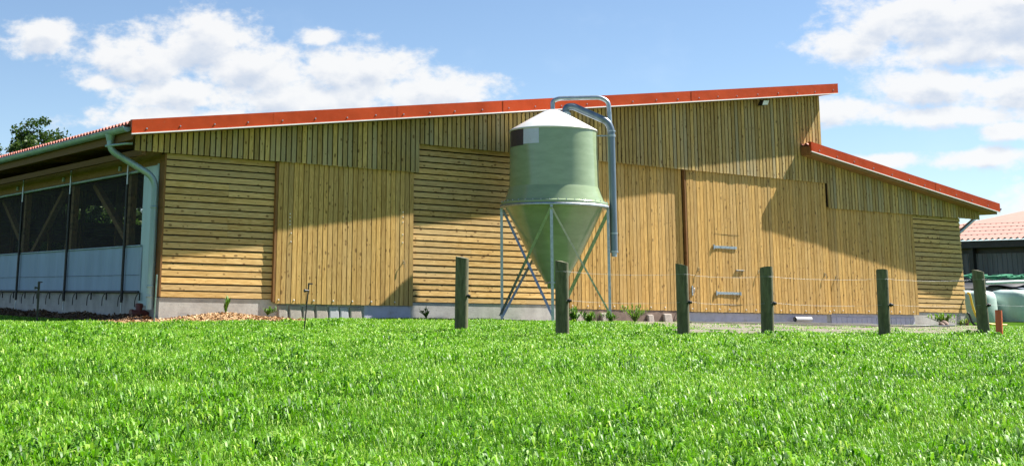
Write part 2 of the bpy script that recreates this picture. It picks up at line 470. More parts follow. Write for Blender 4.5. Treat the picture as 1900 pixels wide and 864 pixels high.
# clover, dandelion and dock leaves among the blades
x2, y2, s2 = grass_points(240000, 4.6, 34, 1.5)
p2 = patch(x2*1.7+5, y2*1.7); t2 = tuft(x2, y2); keep = rng.random(len(x2)) < np.clip(.45+.4*p2+.6*t2, .12, 1)
x2, y2, s2, t2 = x2[keep], y2[keep], s2[keep], t2[keep]; n2 = len(x2)
P2 = np.stack([x2, y2, gz(x2, y2)+.004+.022*rng.random(n2)+.03*t2], -1)
h2 = (.020+.034*rng.random(n2)**1.5)*(1+.8*t2); w2 = (.0040+.0055*rng.random(n2))*(1+.7*t2)*np.clip(s2/9, 1, 2.5)
yaw2 = rng.random(n2)*6.283; lean2 = np.clip(.62+.37*rng.random(n2), 0, .99)
tone2 = np.clip(.46-.22*t2+.20*rng.standard_normal(n2)+(rng.random(n2) > .88)*.5, 0, 1)
gr = blades_mesh('grass', np.concatenate([P,P2]).astype(np.float32), np.concatenate([yaw,yaw2]), np.concatenate([h,h2]), np.concatenate([w,w2]),
                 np.concatenate([lean,lean2]), np.concatenate([tone,tone2]), M['grass'], np.concatenate([np.full(n,.5), np.full(n2,.9)]))
tag(gr, 'bright green meadow grass mixed with clover and dandelion leaves in front of the barn', 'grass', kind='stuff')

def plant(name, loc, hgt, rad, count, mat, label, cat='plant', w=.02, up=.5, stems=6, flop=.75):
    """stems with leaves"""
    base = empty(name, loc); tag(base, label, cat)
    sm = MB(); P = []; 
    for i in range(stems):
        a = random.random()*6.28; l = random.uniform(.6, 1)*hgt; o = random.uniform(.2, 1)*rad
        pts = [(0,0,0), (math.cos(a)*o*.35, math.sin(a)*o*.35, l*.5), (math.cos(a)*o, math.sin(a)*o, l)]
        pts = curve(pts, 4); sm.tube(pts, .004, 4)
        for k in range(count//stems):
            t = random.uniform(.12, 1); q = pts[int(t*(len(pts)-1))]
            P.append((q.x, q.y, q.z))
    so = sm.build('stem', M['weed_stem'], base)
    P = np.array(P, np.float32); n = len(P)
    lf = blades_mesh('foliage', P, rng.random(n)*6.283, w*(2.5+3*rng.random(n)), w*(.6+.7*rng.random(n)), flop*(.6+.6*rng.random(n)).clip(0,.97),
                     np.clip(up+.22*rng.standard_normal(n),0,1), mat, np.full(n,.9))
    lf.parent = base
    return base
M['weed_stem'] = plain('weed_stem', (.09,.14,.04), .7)

plant('nettle', (8.43,-4.2,gzf(8.43,-4.2)), .34, .30, 260, M['weed'], 'bushy green weed between the silo front leg and the rust brown door', w=.035, stems=12)
plant('nettle', (9.1,-3.9,gzf(9.1,-3.9)), .20, .34, 200, M['weed'], 'low leafy weed spreading right of the bushy weed under the silo', w=.035, stems=12)
plant('tall_weed', (11.3,-3.1,gzf(11.3,-3.1)), .42, .50, 300, M['weed'], 'yellowish feathery weed clump right of the silo by the door plinth', w=.026, up=.62, stems=22, flop=.6)
plant('tall_weed', (10.3,-3.3,gzf(10.3,-3.3)), .22, .34, 150, M['weed'], 'small grassy weed tuft beside the right silo leg', w=.026, up=.5, stems=14, flop=.6)
plant('reed_weed', (1.42,-.42,-.36), .36, .16, 70, M['weed'], 'thin upright weed growing from the wood chips at the left concrete base', w=.04, stems=7, flop=.5)
plant('low_weed', (2.55,-.3,-.36), .13, .34, 70, M['weed'], 'low weed at the foot of the left sliding door edge', w=.03, up=.3, stems=8)
plant('dry_weed', (6.45,-1.1,-.38), .22, .22, 70, M['weed'], 'dark spindly weed in front of the recessed plank wall plinth', w=.03, up=.25, stems=9)
plant('low_weed', (24.85,-2.1,gzf(24.85,-2.1)), .34, .55, 240, M['weed'], 'scrubby weed beside the dark stones at the right end of the barn', w=.04, up=.55, stems=18)
plant('low_weed', (26.9,-1.2,gzf(26.9,-1.2)), .18, .35, 90, M['weed'], 'small pale weed near the right corner of the barn', w=.03, up=.7, stems=8)

# ------------------------------------------------------------------ the barn
barn = empty('barn', (0,0,0))
tag(barn, 'long timber clad cattle barn with red edged stepped lean-to roofs', 'barn')
GZB = -.95                               # plinth goes into the ground
LEN = 30.0
def vboards(x0, x1, yf, z0, z1, pitch=.143, gap=.034, th=.022, name='board', mat=None, parent=barn, skip=None):
    """vertical boards on dark battens; z0/z1 are functions of x or numbers"""
    f0 = z0 if callable(z0) else (lambda x: z0); f1 = z1 if callable(z1) else (lambda x: z1)
    n = max(1, round((x1-x0)/pitch)); p = (x1-x0)/n; mb = MB()
    for i in range(n):
        a = x0+i*p+gap/2; b = x0+(i+1)*p-gap/2
        j = random.uniform(-.004,.004); yy = yf + random.uniform(-.004,.003); wob = random.uniform(-.003,.003)
        mb.hexa([(a+wob,yy,f0(a)+j),(b,yy,f0(b)+j),(b,yy+th,f0(b)+j),(a+wob,yy+th,f0(a)+j),(a,yy,f1(a)),(b-wob,yy,f1(b)),(b-wob,yy+th,f1(b)),(a,yy+th,f1(a))])
    return mb
def hboards(x0, x1, yf, z0, z1, pitch=.153, gap=.032, th=.024, rag=0, joints=()):
    n = max(1, round((z1-z0)/pitch)); p = (z1-z0)/n; mb = MB()
    for i in range(n):
        a = z0+i*p+gap/2; b = z0+(i+1)*p-gap/2
        e = random.uniform(-rag, rag); t1 = random.uniform(-.003,.003); t2 = random.uniform(-.003,.003); yy = yf+random.uniform(-.003,.004)
        cuts = [x0] + [q for q in joints if random.random() < .45] + [x1+e]
        for c0, c1 in zip(cuts[:-1], cuts[1:]):
            c1 -= .002
            mb.hexa([(c0,yy-.008,a+t1),(c1,yy-.008,a+t2),(c1,yy+th,a+t2),(c0,yy+th,a+t1),(c0,yy,b+t1),(c1,yy,b+t2),(c1,yy+th,b+t2),(c0,yy+th,b+t1)])
    return mb

# concrete base along the front
MB().box(-.02, 29.0, .012, .30, GZB, -.001).build('concrete_plinth', M['concrete'], barn)
MB().box(-.012, .25, .301, LEN, GZB, .125).build('concrete_plinth', M['concrete'], barn)
MB().box(28.75, 29.02, .301, LEN, GZB, .1).build('concrete_plinth', M['concrete'], barn)
MB().box(.251, 28.749, .301, LEN-.3, -.42, -.25).build('barn_floor', M['concrete'], barn)

# plank walls with their dark backing
for (x0, x1, z1, rag, jt) in ((0, 2.95, 3.23, 0, (1.6,)), (6.68, 12.0, 3.97, 0, (8.6, 10.4)), (26.4, 29.03, 3.14, .02, (27.9,))):
    w = hboards(x0, x1, -.002, 0, z1, rag=rag, joints=jt).build('plank_wall', M['plank'], barn)
    MB().box(x0+.01, x1-.01, .030, .075, .004, z1-.002).build('backing', M['dark_wood'], w)
MB().box(-.046, -.003, -.015, .26, .02, 3.2).build('corner_board', M['edge_wood'], barn)

ROOF = lambda x: 3.82 + .1345*(x+1.15)          # top of main fascia
LROOF = lambda x: 5.055 - .1484*(x-21.08)       # top of lower fascia
msof = lambda x: ROOF(x) - .318                  # main soffit
lsof = lambda x: LROOF(x) - .385

# gable boarding, four fields hung in front of the doors
gb = []
gb.append((vboards(-.87, 6.86, -.172, 3.207, lambda x: msof(x)-.004), (-.87, 6.86, 3.23)))
gb.append((vboards(6.86, 22.10, -.172, lambda x: 3.94-.004*(x-6.86), lambda x: msof(x)-.004, gap=.038), (6.86, 22.10, 3.97)))
gb.append((vboards(22.24, 29.92, -.172, 3.115, lambda x: lsof(x)-.004), (22.24, 29.92, 3.14)))
for mb, (a, b, zb) in gb:
    w = mb.build('gable_boarding', M['gable'], barn)
    f = lsof if a > 20 else msof
    bb = MB()
    nseg = 12
    for i in range(nseg):
        c0 = a+.01+(b-a-.02)*i/nseg; c1 = a+.01+(b-a-.02)*(i+1)/nseg
        bb.hexa([(c0,-.147,zb+.01),(c1,-.147,zb+.01),(c1,-.128,zb+.01),(c0,-.128,zb+.01),(c0,-.147,f(c0)-.02),(c1,-.147,f(c1)-.02),(c1,-.128,f(c1)-.02),(c0,-.128,f(c0)-.02)])
    bb.build('backing', M['dark_wood'], w)
w = vboards(22.102, 22.238, -.172, 3.878, lambda x: lsof(x)-.004, pitch=.136).build('gable_boarding', M['gable'], barn)
# dark lintel boards behind the hung boarding (close the wall above the doors)
lb = MB(); lb.box(-.0, 6.7, .03, .09, 3.24, 3.66)
for i in range(24):
    c0 = 6.7+15.4*i/24; c1 = 6.7+15.4*(i+1)/24
    lb.hexa([(c0,.03,3.2),(c1,.03,3.2),(c1,.09,3.2),(c0,.09,3.2),(c0,.03,msof(c0)-.05),(c1,.03,msof(c1)-.05),(c1,.09,msof(c1)-.05),(c0,.09,msof(c0)-.05)])
for i in range(10):
    c0 = 22.11+6.85*i/10; c1 = 22.11+6.85*(i+1)/10
    lb.hexa([(c0,.03,3.0),(c1,.03,3.0),(c1,.09,3.0),(c0,.09,3.0),(c0,.03,lsof(c0)-.05),(c1,.03,lsof(c1)-.05),(c1,.09,lsof(c1)-.05),(c0,.09,lsof(c0)-.05)])
lb.build('lintel_boarding', M['dark_wood'], barn)
# return wall above the lower roof
rt = MB()
n = 120
for i in range(n):
    y0 = -.14+(LEN+.1)*i/n+.008; y1 = -.14+(LEN+.1)*(i+1)/n-.008
    rt.box(22.06, 22.085, y0, y1, 4.6, 6.60)
rt.build('return_wall', M['gable'], barn)
MB().box(22.02, 22.058, -.12, LEN, 4.6, 6.58).build('return_backing', M['dark_wood'], barn)

# sliding doors
def handle(x, y, z, flip=1):
    h = MB(); h.tube([(x,y+.02,z),(x,y-.055,z)], .012, 8); h.tube(bend([(x,y-.05,z+.012),(x,y-.06,z-.03),(x-.01*flip,y-.06,z-.14)],.03), .011, 8)
    h.box(x-.022, x+.022, y-.006, y+.002, z-.05, z+.05); return h
_screws = {}
def screw(loc, r, mat, parent, name='screw'):
    if (r, mat) not in _screws:
        mb = MB(); mb.tube([(0,.006,0),(0,-.008,0)], r, 8); mb.tube([(0,-.0081,0),(0,-.018,0)], r*.5, 6)
        o = mb.build(name, M[mat], parent); _screws[(r, mat)] = o.data
    else:
        o = bpy.data.objects.new(name, _screws[(r, mat)]); COL.objects.link(o); o.parent = parent
    o.location = loc; return o
M['brass'] = plain('worn_brass', (.55,.40,.22), .35, metal=.7, var=.2)
def door(x0, x1, yf, z0, z1, pitch=.135, handles=(), bolts=True, edge=True, label=None, dark=False):
    mb = vboards(x0, x1, yf, z0, z1, pitch=pitch, gap=.020, th=.02)
    d = mb.build('sliding_door', M['door'], barn)
    MB().box(x0+.02, x1-.02, yf+.036, yf+.066, z0+.012, z1-.004).build('backing', M['dark_wood'], d)
    MB().box(x0-.004, x0+.019, yf+.0215, yf+.066, z0+.012, z1-.004).build('door_frame', M['edge_wood'], d)
    MB().box(x1-.019, x1+.003, yf+.0215, yf+.066, z0+.012, z1-.004).build('door_frame', M['edge_wood'], d)
    for hx, hz in handles: handle(hx, yf, hz).build('handle', M['brass'], d)
    if bolts:
        k = x0+.09
        while k < x1:
            screw((k, yf-.004, z0+.085), .018, 'white', d)
            k += random.choice((.41,.54,.68))
    if label: d['label'] = label
    return d
d1 = door(2.862, 6.75, -.08, -.085, 3.24, pitch=.139, handles=((6.45, .98),))
d2 = door(11.86, 16.12, -.022, -.085, 3.97, pitch=.137)
d3 = door(16.22, 19.32, -.112, -.105, 3.96, pitch=.136, handles=((16.60,1.10),(19.06,1.09)))
d4 = door(19.326, 22.225, -.112, -.105, 3.96, pitch=.136, handles=((19.62,1.09),(21.98,1.09)))
d5 = door(22.245, 26.44, -.100, -.075, 3.15, pitch=.138, handles=((22.5,1.01),))
# bolt rows on the left door
for x, zs in ((3.2, (1.75,1.83,1.92,2.0)), (3.24, (1.35,1.55)), (6.42, (1.45,1.65,1.95,2.08,2.2))):
    for z in zs: screw((x,-.084,z), .0141, 'white', d1, 'bolt')
# wicket hatch in the double door: saw cut lines, hinges and latch
MB().box(17.27,18.32,-.1175,-.1135,2.108,2.116).build('hatch_cut', M['dark_wood'], d3)
MB().box(17.32,18.33,-.1175,-.1135,.108,.122).build('hatch_cut', M['dark_wood'], d3)
for zz, x0 in ((1.745,17.22),(.435,17.26)):
    hh = MB(); hh.box(x0, x0+.95, -.136, -.119, zz-.036, zz+.036); hh.tube([(x0,-.14,zz-.07),(x0,-.14,zz+.07)], .022, 8)
    for q in range(5): hh.tube([(x0+.1+q*.19,-.134,zz),(x0+.1+q*.19,-.146,zz)], .012, 8)
    hh.build('hinge', M['galv'], d3)
hh = MB(); hh.tube([(18.10,-.135,1.098),(18.44,-.135,1.098)], .016, 8); hh.box(18.12,18.2,-.14,-.112,1.07,1.126); hh.box(18.32,18.4,-.14,-.112,1.07,1.126)
hh.build('latch', M['weathered'], d3)
hh = MB(); hh.box(16.30,16.345,-.13,-.112,.35,.62); hh.tube([(16.32,-.13,.42),(16.32,-.19,.42),(16.32,-.19,.56),(16.32,-.13,.56)], .012, 6); hh.build('bolt_plate', M['galv'], d3)
hh = MB(); hh.box(18.23,18.27,-.15,-.112,.385,.485); hh.build('hinge_stop', M['galv'], d3)
# rust brown jamb left of doors
MB().box(2.80, 2.858, -.078, -.004, -.05, 3.2).build('door_jamb', M['edge_wood'], barn)
MB().box(16.155, 16.216, -.110, -.006, -.1, 3.93).build('door_jamb', M['edge_wood'], barn)
MB().box(11.79, 11.856, -.03, -.006, -.06, 3.93).build('door_jamb', M['edge_wood'], barn)

# foam insulation showing under the right doors
def foam(x0, x1, y, z0, z1, grooves):
    mb = MB(); w = (x1-x0)/grooves
    for i in range(grooves): mb.box(x0+i*w+.008, x0+(i+1)*w-.008, y-.035+random.uniform(-.006,.006), y, z0, z1-(.10 if grooves > 3 else 0)+random.uniform(-.012,.012))
    mb.box(x0, x1, y-.018, y-.001, z0, z1); return mb
foam(16.24, 22.1, .011, GZB, -.112, 1).build('insulation_panel', M['lavender'], barn, bevel=.008)
foam(22.3, 26.3, .011, GZB, -.082, 17).build('insulation_panel', M['lavender'], barn, bevel=.02)
foam(5.35, 6.72, .011, GZB, -.095, 1).build('insulation_panel', M['lavender'], barn, bevel=.008)
M['foam_brown'] = plain('brown_foam', (.20,.14,.11), .9, var=.3, scale=4)
MB().box(11.8, 16.1, -.012, .011, GZB, -.09).build('base_board', M['foam_brown'], barn)

# --- roofs
OV0, OV1 = -.655, -.575              # front overhang, left and right
ov = lambda x: OV0 + (OV1-OV0)*(x+1.15)/23.65
def roof(x0, x1, top, y_front, thick, back, mat_soffit):
    """corrugated sheet over a timber deck; returns the sheet and its deck"""
    mb = MB(); ys = np.arange(y_front+.012, back, .025); amp = .032
    V = []
    for y in ys:
        c = amp*math.cos(2*math.pi*(y-y_front)/.2)
        for x in (x0, x1): V.append((x, y, top(x)-.045+c))
        for x in (x0, x1): V.append((x, y, top(x)-.062+c))
    F = []
    for i in range(len(ys)-1):
        a = i*4; b2 = a+4
        F += [(a,a+1,b2+1,b2),(a+2,b2+2,b2+3,a+3),(a,b2,b2+2,a+2),(a+1,a+3,b2+3,b2+1)]
    mb.add(V, F, False)
    return mb
mr = roof(-1.17, 22.48, ROOF, -.53, .3, LEN+.5, None).build('roof', M['roof'], barn)
lr = roof(21.10, 30.42, LROOF, -.58, .3, LEN+.5, None).build('roof', M['roof'], barn)
def slab(x0, x1, y0, y1, f0, f1, n=6):
    mb = MB()
    for i in range(n):
        a = x0+(x1-x0)*i/n; b2 = x0+(x1-x0)*(i+1)/n
        mb.hexa([(a,y0,f0(a)),(b2,y0,f0(b2)),(b2,y1,f0(b2)),(a,y1,f0(a)),(a,y0,f1(a)),(b2,y0,f1(b2)),(b2,y1,f1(b2)),(a,y1,f1(a))])
    return mb
slab(-1.05, 22.46, -.53, LEN+.4, msof, lambda x: ROOF(x)-.13, 1).build('deck', M['soffit'], mr)
slab(21.16, 30.32, -.56, LEN+.4, lsof, lambda x: LROOF(x)-.13, 1).build('deck', M['soffit'], lr)
slab(21.10, 21.158, -.56, -.175, lambda x: lsof(21.1)-.0, lambda x: LROOF(x)-.12, 1).build('end_board', M['edge_wood'], lr)

def fascia(x0, x1, top, yfun, hgt, seams, parent):
    mb = MB(); cuts = [x0]+list(seams)+[x1]
    for i, (a, b2) in enumerate(zip(cuts[:-1], cuts[1:])):
        e = 0 if i == 0 else .03; st = .004*(i % 2); n = max(2, int((b2-a)/.5))
        ws = [random.uniform(-.004,.004) for _ in range(n+1)]
        for k in range(n):
            c0 = a-e+(b2-a+e)*k/n; c1 = a-e+(b2-a+e)*(k+1)/n
            y0 = yfun(c0)-st+ws[k]; y1 = yfun(c1)-st+ws[k+1]
            mb.add([(c0,y0,top(c0)-hgt),(c1,y1,top(c1)-hgt),(c1,y1-.004,top(c1)),(c0,y0-.004,top(c0)),
                    (c0,y0+.014,top(c0)-hgt),(c1,y1+.014,top(c1)-hgt),(c1,y1+.12,top(c1)+.006),(c0,y0+.12,top(c0)+.006)],
                   [(0,1,2,3),(3,2,6,7),(1,0,4,5)], False)
        for c, yy in ((a-e, yfun(a-e)-st), (b2, yfun(b2)-st)):
            mb.add([(c,yy,top(c)-hgt),(c,yy-.004,top(c)),(c,yy+.12,top(c)+.006),(c,yy+.014,top(c)-hgt)], [(0,1,2,3)])
    f = mb.build('fascia', M['fascia'], parent)
    dr = MB(); n = 16
    for k in range(n):
        c0 = x0+(x1-x0)*k/n; c1 = x0+(x1-x0)*(k+1)/n
        y0, y1 = yfun(c0), yfun(c1)
        dr.hexa([(c0,y0-.016,top(c0)-hgt-.028),(c1,y1-.016,top(c1)-hgt-.028),(c1,y1+.03,top(c1)-hgt-.022),(c0,y0+.03,top(c0)-hgt-.022),
                 (c0,y0-.016,top(c0)-hgt-.001),(c1,y1-.016,top(c1)-hgt-.001),(c1,y1+.03,top(c1)-hgt-.001),(c0,y0+.03,top(c0)-hgt-.001)])
    dr.build('drip_edge', M['white'], parent)
    x = x0+.35
    while x < x1-.1:
        z = top(x)-hgt*random.uniform(.66,.74); y = yfun(x)
        screw((x,y-.006,z), .017, 'galv', parent)
        x += random.uniform(.76,.92)
    return f
fascia(-1.15, 22.50, ROOF, ov, .300, (2.40,5.85,9.2,12.6,16.08,19.43), mr)
fascia(21.085, 30.44, LROOF, lambda x: -.60, .285, (27.05,), lr)

# --- left eave: gutter, downpipe, side wall with curtain
gt = MB(); n = 10; segs = [(-.50+k*(LEN+.9)/20) for k in range(21)]
for (r0, sgn) in ((.098, 1), (.092, -1)):
    V = []
    for yy in segs:
        for k in range(n+1):
            a = math.pi + math.pi*k/n; V.append((-1.19+r0*math.cos(a), yy, 3.665+r0*1.05*math.sin(a)))
    F = [(i*(n+1)+k, i*(n+1)+k+1, (i+1)*(n+1)+k+1, (i+1)*(n+1)+k) for i in range(len(segs)-1) for k in range(n)]
    gt.add(V, [f if sgn > 0 else tuple(reversed(f)) for f in F], True)
gt.tube([(-1.29,-.5,3.668),(-1.29,LEN+.4,3.668)], .013, 6)
for yy in segs[2::2]: gt.box(-1.295, -1.085, yy-.012, yy+.012, 3.56, 3.566)
V = [(-1.19+.098*math.cos(math.pi+math.pi*k/n), -.502, 3.665+.103*math.sin(math.pi+math.pi*k/n)) for k in range(n+1)]
gt.add(V, [tuple(range(n+1))]); gutter = gt.build('gutter', M['zinc'], barn)
MB().box(-1.085, -1.055, -.51, LEN+.4, 3.40, 3.60).build('eave_board', M['rafter'], barn)
dp = MB()
path = bend([(-1.19,.50,3.62),(-1.19,.48,3.24),(-.17,.20,2.66),(-.17,.20,-.27)], .26, 8)
dp.tube(path, .076, 14)
dp.lathe([(.12,3.60),(.10,3.52),(.08,3.44)], 14, -1.19, .50)
for z in (.24, .02, 2.0): dp.lathe([(.076,z-.03),(.086,z-.02),(.086,z+.02),(.076,z+.03)], 14, -.17, .20)
dpo = dp.build('downpipe', M['zinc'], barn)
st = MB(); st.tube([(-1.27,.55,3.33),(-1.0,.0,3.36),(-.9,-.12,3.36)], .03, 8); st.build('gutter_stay', M['zinc'], barn)
sh = MB(); sh.box(-.062, -.05, .36, 1.12, -.19, 2.97); sh.box(-.075, -.05, .262, .30, -.19, 3.0); sh.box(-.0605, -.05, .301, .359, -.19, 3.0)
sh.build('cover_sheet', M['sheet'], barn)

def ripple_sheet(xf, y0, y1, z0, z1, ny, nz, amp):
    V = []; 
    for i in range(ny+1):
        y = y0+(y1-y0)*i/ny
        for k in range(nz+1):
            z = z0+(z1-z0)*k/nz; q = (1-abs(2*k/nz-1))
            d = amp*(math.sin(y*9+z*2.2)+.6*math.sin(y*17-z*3))*(.35+q)
            V.append((xf+d, y, z))
    F = [(i*(nz+1)+k, i*(nz+1)+k+1, (i+1)*(nz+1)+k+1, (i+1)*(nz+1)+k) for i in range(ny) for k in range(nz)]
    return V, F
cm = MB(); cm.add(*ripple_sheet(-.07, 1.0, LEN, .14, 1.16, 500, 8, .008), True); curtain = cm.build('curtain', M['cloth'], barn)
MB().tube([(-.085,1.05,1.165),(-.085,LEN,1.165)], .022, 8).build('top_tube', M['zinc'], curtain)
MB().tube([(-.095,1.05,.115),(-.095,LEN,.115)], .03, 8).build('bottom_tube', M['steel_dark'], curtain)
cs = MB(); cs.tube([(-.087,1.05,.50),(-.087,LEN,.50)], .004, 5); cs.build('cord', M['steel_dark'], curtain)
nm = MB(); nm.add([(.0,.9,1.14),(.0,LEN,1.14),(.0,LEN,2.9),(.0,.9,2.9)], [(0,1,2,3)]); nm.build('windbreak_net', M['mesh'], barn)
MB().tube([(-.06,1.0,2.90),(-.06,LEN,2.90)], .035, 8).build('net_rail', M['zinc'], barn)
Y = 1.94; kk = 0
while Y < LEN:
    rd = MB(); rd.tube([(-.135,Y,-.13),(-.135,Y,2.62)], .036, 8)
    ro = rd.build('guide_pole', M['steel_dark'], barn)
    MB().tube([(-.135,Y,2.621),(-.135,Y,3.12 if kk == 0 else 3.27)], .026, 8).build('upper_tube', M['galv'], ro)
    MB().tube([(-.135,Y,-.36),(-.135,Y,-.131)], .018, 8).build('foot_tube', M['galv'], ro)
    Y += 3.92; kk += 1
Y = .95
while Y < LEN and Y < 26:
    hk = MB(); hk.box(-.115, -.085, Y-.014, Y+.014, -.08, .10)
    hk.tube(curve([(-.10,Y,.08),(-.12,Y+.10,.05),(-.12,Y+.20,-.06),(-.11,Y+.24,-.22)], 5), .011, 6)
    hk.build('bungee_hook', M['black'], barn)
    Y += 1.02
bm_ = MB(); bm_.box(-.02, .16, .30, LEN, 2.945, 3.34); bm_.build('wall_beam', M['beam'], barn)
for Y in (2.68, 6.68, 10.57, 14.5, 18.4): MB().box(-.07, -.021, Y-.05, Y+.05, 3.0, 3.11).build('beam_bracket', M['zinc'], barn)
for k in range(8):
    Y = 2.2+3.92*k
    slab(-1.04, 22.0, Y-.07, Y+.07, lambda x: msof(x)-.30*min(1, .3+max(0,(x+1.04))*1.2), lambda x: msof(x)-.002, 8).build('rafter', M['rafter'], barn)
    slab(22.2, 30.2, Y-.07, Y+.07, lambda x: lsof(x)-.26, lambda x: lsof(x)-.002, 1).build('rafter', M['rafter'], barn)
for X in (-.62, 1.6, 3.8):
    MB().box(X-.05, X+.05, -.12, LEN, msof(X)-.45, msof(X)-.31).build('purlin', M['rafter'], barn)
for X, zt in ((.12,2.94), (7.6,msof(7.6)-.3), (14.8,msof(14.8)-.3), (21.9,msof(21.9)-.3)):
    for k in range(8):
        Y = 2.2+3.92*k
        MB().box(X-.08, X+.08, Y-.08, Y+.08, -.25 if X > 1 else .126, zt).build('timber_post', M['post_int'], barn)
for (a, b2) in (((.6,8.25,2.9),(.6,10.9,1.1)), ((.6,5.93,2.9),(.6,2.9,1.0)), ((.6,16.1,2.9),(.6,18.6,1.1)), ((.6,13.8,2.9),(.6,10.9,1.0))):
    MB().beam(a, b2, .14, .16, (1,0,0)).build('knee_brace', M['post_int'], barn)
# cubicle rails inside
for X in (3.5, 9.5, 18.0):
    rl = MB()
    for z in (.45, .95): rl.tube([(X,1.5,z),(X,LEN-1,z)], .03, 6)
    for k in range(24): rl.tube([(X,2+k*1.18,-.25),(X,2+k*1.18,1.05)], .03, 6)
    rl.build('stall_rail', M['galv'], barn)
# rear and right side walls, with the open strips that let the daylight in
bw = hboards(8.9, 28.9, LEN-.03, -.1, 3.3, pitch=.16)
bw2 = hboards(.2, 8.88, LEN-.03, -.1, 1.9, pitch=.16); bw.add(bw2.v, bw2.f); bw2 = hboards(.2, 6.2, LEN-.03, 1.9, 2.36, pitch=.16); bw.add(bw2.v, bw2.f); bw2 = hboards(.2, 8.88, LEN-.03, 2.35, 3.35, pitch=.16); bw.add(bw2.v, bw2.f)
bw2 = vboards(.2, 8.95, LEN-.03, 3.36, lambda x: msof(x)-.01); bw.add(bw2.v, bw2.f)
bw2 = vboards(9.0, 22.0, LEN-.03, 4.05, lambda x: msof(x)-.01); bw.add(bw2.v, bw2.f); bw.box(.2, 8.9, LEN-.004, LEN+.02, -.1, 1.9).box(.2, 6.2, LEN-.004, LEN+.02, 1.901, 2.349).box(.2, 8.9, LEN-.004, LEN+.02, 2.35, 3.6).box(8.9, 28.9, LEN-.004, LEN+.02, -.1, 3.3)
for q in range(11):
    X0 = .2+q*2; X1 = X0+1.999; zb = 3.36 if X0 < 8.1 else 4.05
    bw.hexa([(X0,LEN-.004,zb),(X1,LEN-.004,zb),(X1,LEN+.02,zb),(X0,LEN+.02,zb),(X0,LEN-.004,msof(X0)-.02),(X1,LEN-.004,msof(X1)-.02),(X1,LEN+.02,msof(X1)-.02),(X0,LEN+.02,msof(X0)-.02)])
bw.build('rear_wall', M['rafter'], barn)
pf = MB()
for k in range(12):
    X = 1+k*2.5; pf.box(X-.08, X+.08, LEN-.12, LEN-.03, -.2, (msof(X) if X < 22 else lsof(X))-.01)
pf.build('rear_post', M['post_int'], barn)
rw = MB(); n = 20; rw.box(28.97, 28.998, .35, LEN-.1, .101, 3.3)
for i in range(n): rw.box(29.0, 29.024, .02, LEN, .16*i+.105, .16*i+.25)
rw.build('side_boarding', M['plank'], barn)

# floodlight under the main roof
fl = MB(); fl.hexa([(19.18,-.42,6.02),(19.44,-.42,6.05),(19.40,-.26,6.05),(19.16,-.26,6.02),(19.24,-.44,6.18),(19.50,-.44,6.21),(19.46,-.32,6.23),(19.22,-.32,6.2)])
flo = fl.build('floodlight', M['black'], barn, bevel=.01)
lens = MB(); lens.add([(19.195,-.4275,6.035),(19.43,-.4275,6.06),(19.482,-.4425,6.195),(19.25,-.4425,6.17)], [(0,1,2,3)]); lens.build('lens', M['white'], flo)
ar = MB(); ar.beam((19.32,-.28,6.12),(19.32,-.172,6.10), .03, .03); ar.build('bracket', M['black'], flo)

# right downpipe at the lower eave
gt2 = MB(); V = []
for yy in (-.55, LEN+.3):
    for k in range(n := 10):
        a = math.pi+math.pi*k/9; V.append((30.52+.09*math.cos(a), yy, 3.52+.09*math.sin(a)))
gt2.add(V, [(k,k+1,n+k+1,n+k) for k in range(9)], True); gt2.build('gutter', M['zinc'], barn)
MB().tube(bend([(30.5,.35,3.45),(30.42,.33,3.22),(29.16,.25,2.58),(29.14,.25,-.3)], .15), .06, 12).build('downpipe', M['galv'], barn)

# ------------------------------------------------------------------ feed silo
SX, SY = 9.76, -1.93
sz0 = gzf(SX, SY)
silo = empty('feed_silo', (SX, SY, sz0)); tag(silo, 'green fibreglass feed silo with white cone lid on galvanised legs', 'silo')
h2 = Vector((.643,.766,0)); r2 = Vector((.766,-.643,0))
def sp(u, v, z): 
    q = r2*u + h2*v; return Vector((q.x, q.y, z-sz0))
def ll(prof): return [(r, z-sz0) for r, z in prof]
tk = MB().lathe(ll([(1.335,2.44),(1.345,2.455),(1.345,2.495),(1.335,2.505)]), 96).lathe(ll([(1.335,2.505),(1.262,2.518),(1.25,2.53)]), 96).lathe(ll([(1.25,2.53),(1.195,2.68),(1.145,2.84),(1.128,2.885)]), 96).lathe(ll([(1.128,2.885),(1.122,3.0),(1.112,3.6),(1.098,4.30)]), 96)
tank = tk.build('tank', M['tank'], silo)
MB().lathe(ll([(1.10,4.285),(1.118,4.29),(1.118,4.315),(1.10,4.335),(.62,4.615),(.20,4.845),(.17,4.862),(.0,4.868)]), 96).build('lid', M['lid'], silo)
MB().lathe(ll([(1.30,2.44),(1.22,2.37),(.95,1.83),(.69,1.30),(.255,.55)]), 96).build('hopper', M['tank'], silo)
MB().lathe(ll([(.26,.56),(.27,.55),(.27,.51),(.2,.505),(.2,.40),(.0,.40)]), 32).build('outlet', M['galv'], silo)
MB().lathe(ll([(1.20,2.375),(1.355,2.375),(1.36,2.385),(1.36,2.435),(1.30,2.437)]), 96).build('ring_beam', M['galv'], silo)
rb = MB()
for k in range(40):
    a = k*2*math.pi/40; c, s_ = math.cos(a), math.sin(a); rb.tube([(1.325*c,1.325*s_,2.50-sz0),(1.325*c,1.325*s_,2.528-sz0)], .014, 6)
rb.build('flange_bolts', M['galv'], silo)
a0 = R(-3.0)
legp = []
for k in range(4):
    u = math.sin(a0+k*math.pi/2)*1.325; v = -math.cos(a0+k*math.pi/2)*1.325; legp.append((u, v))
ground_at = [gzf(SX+(r2*u+h2*v).x, SY+(r2*u+h2*v).y) for u, v in legp]
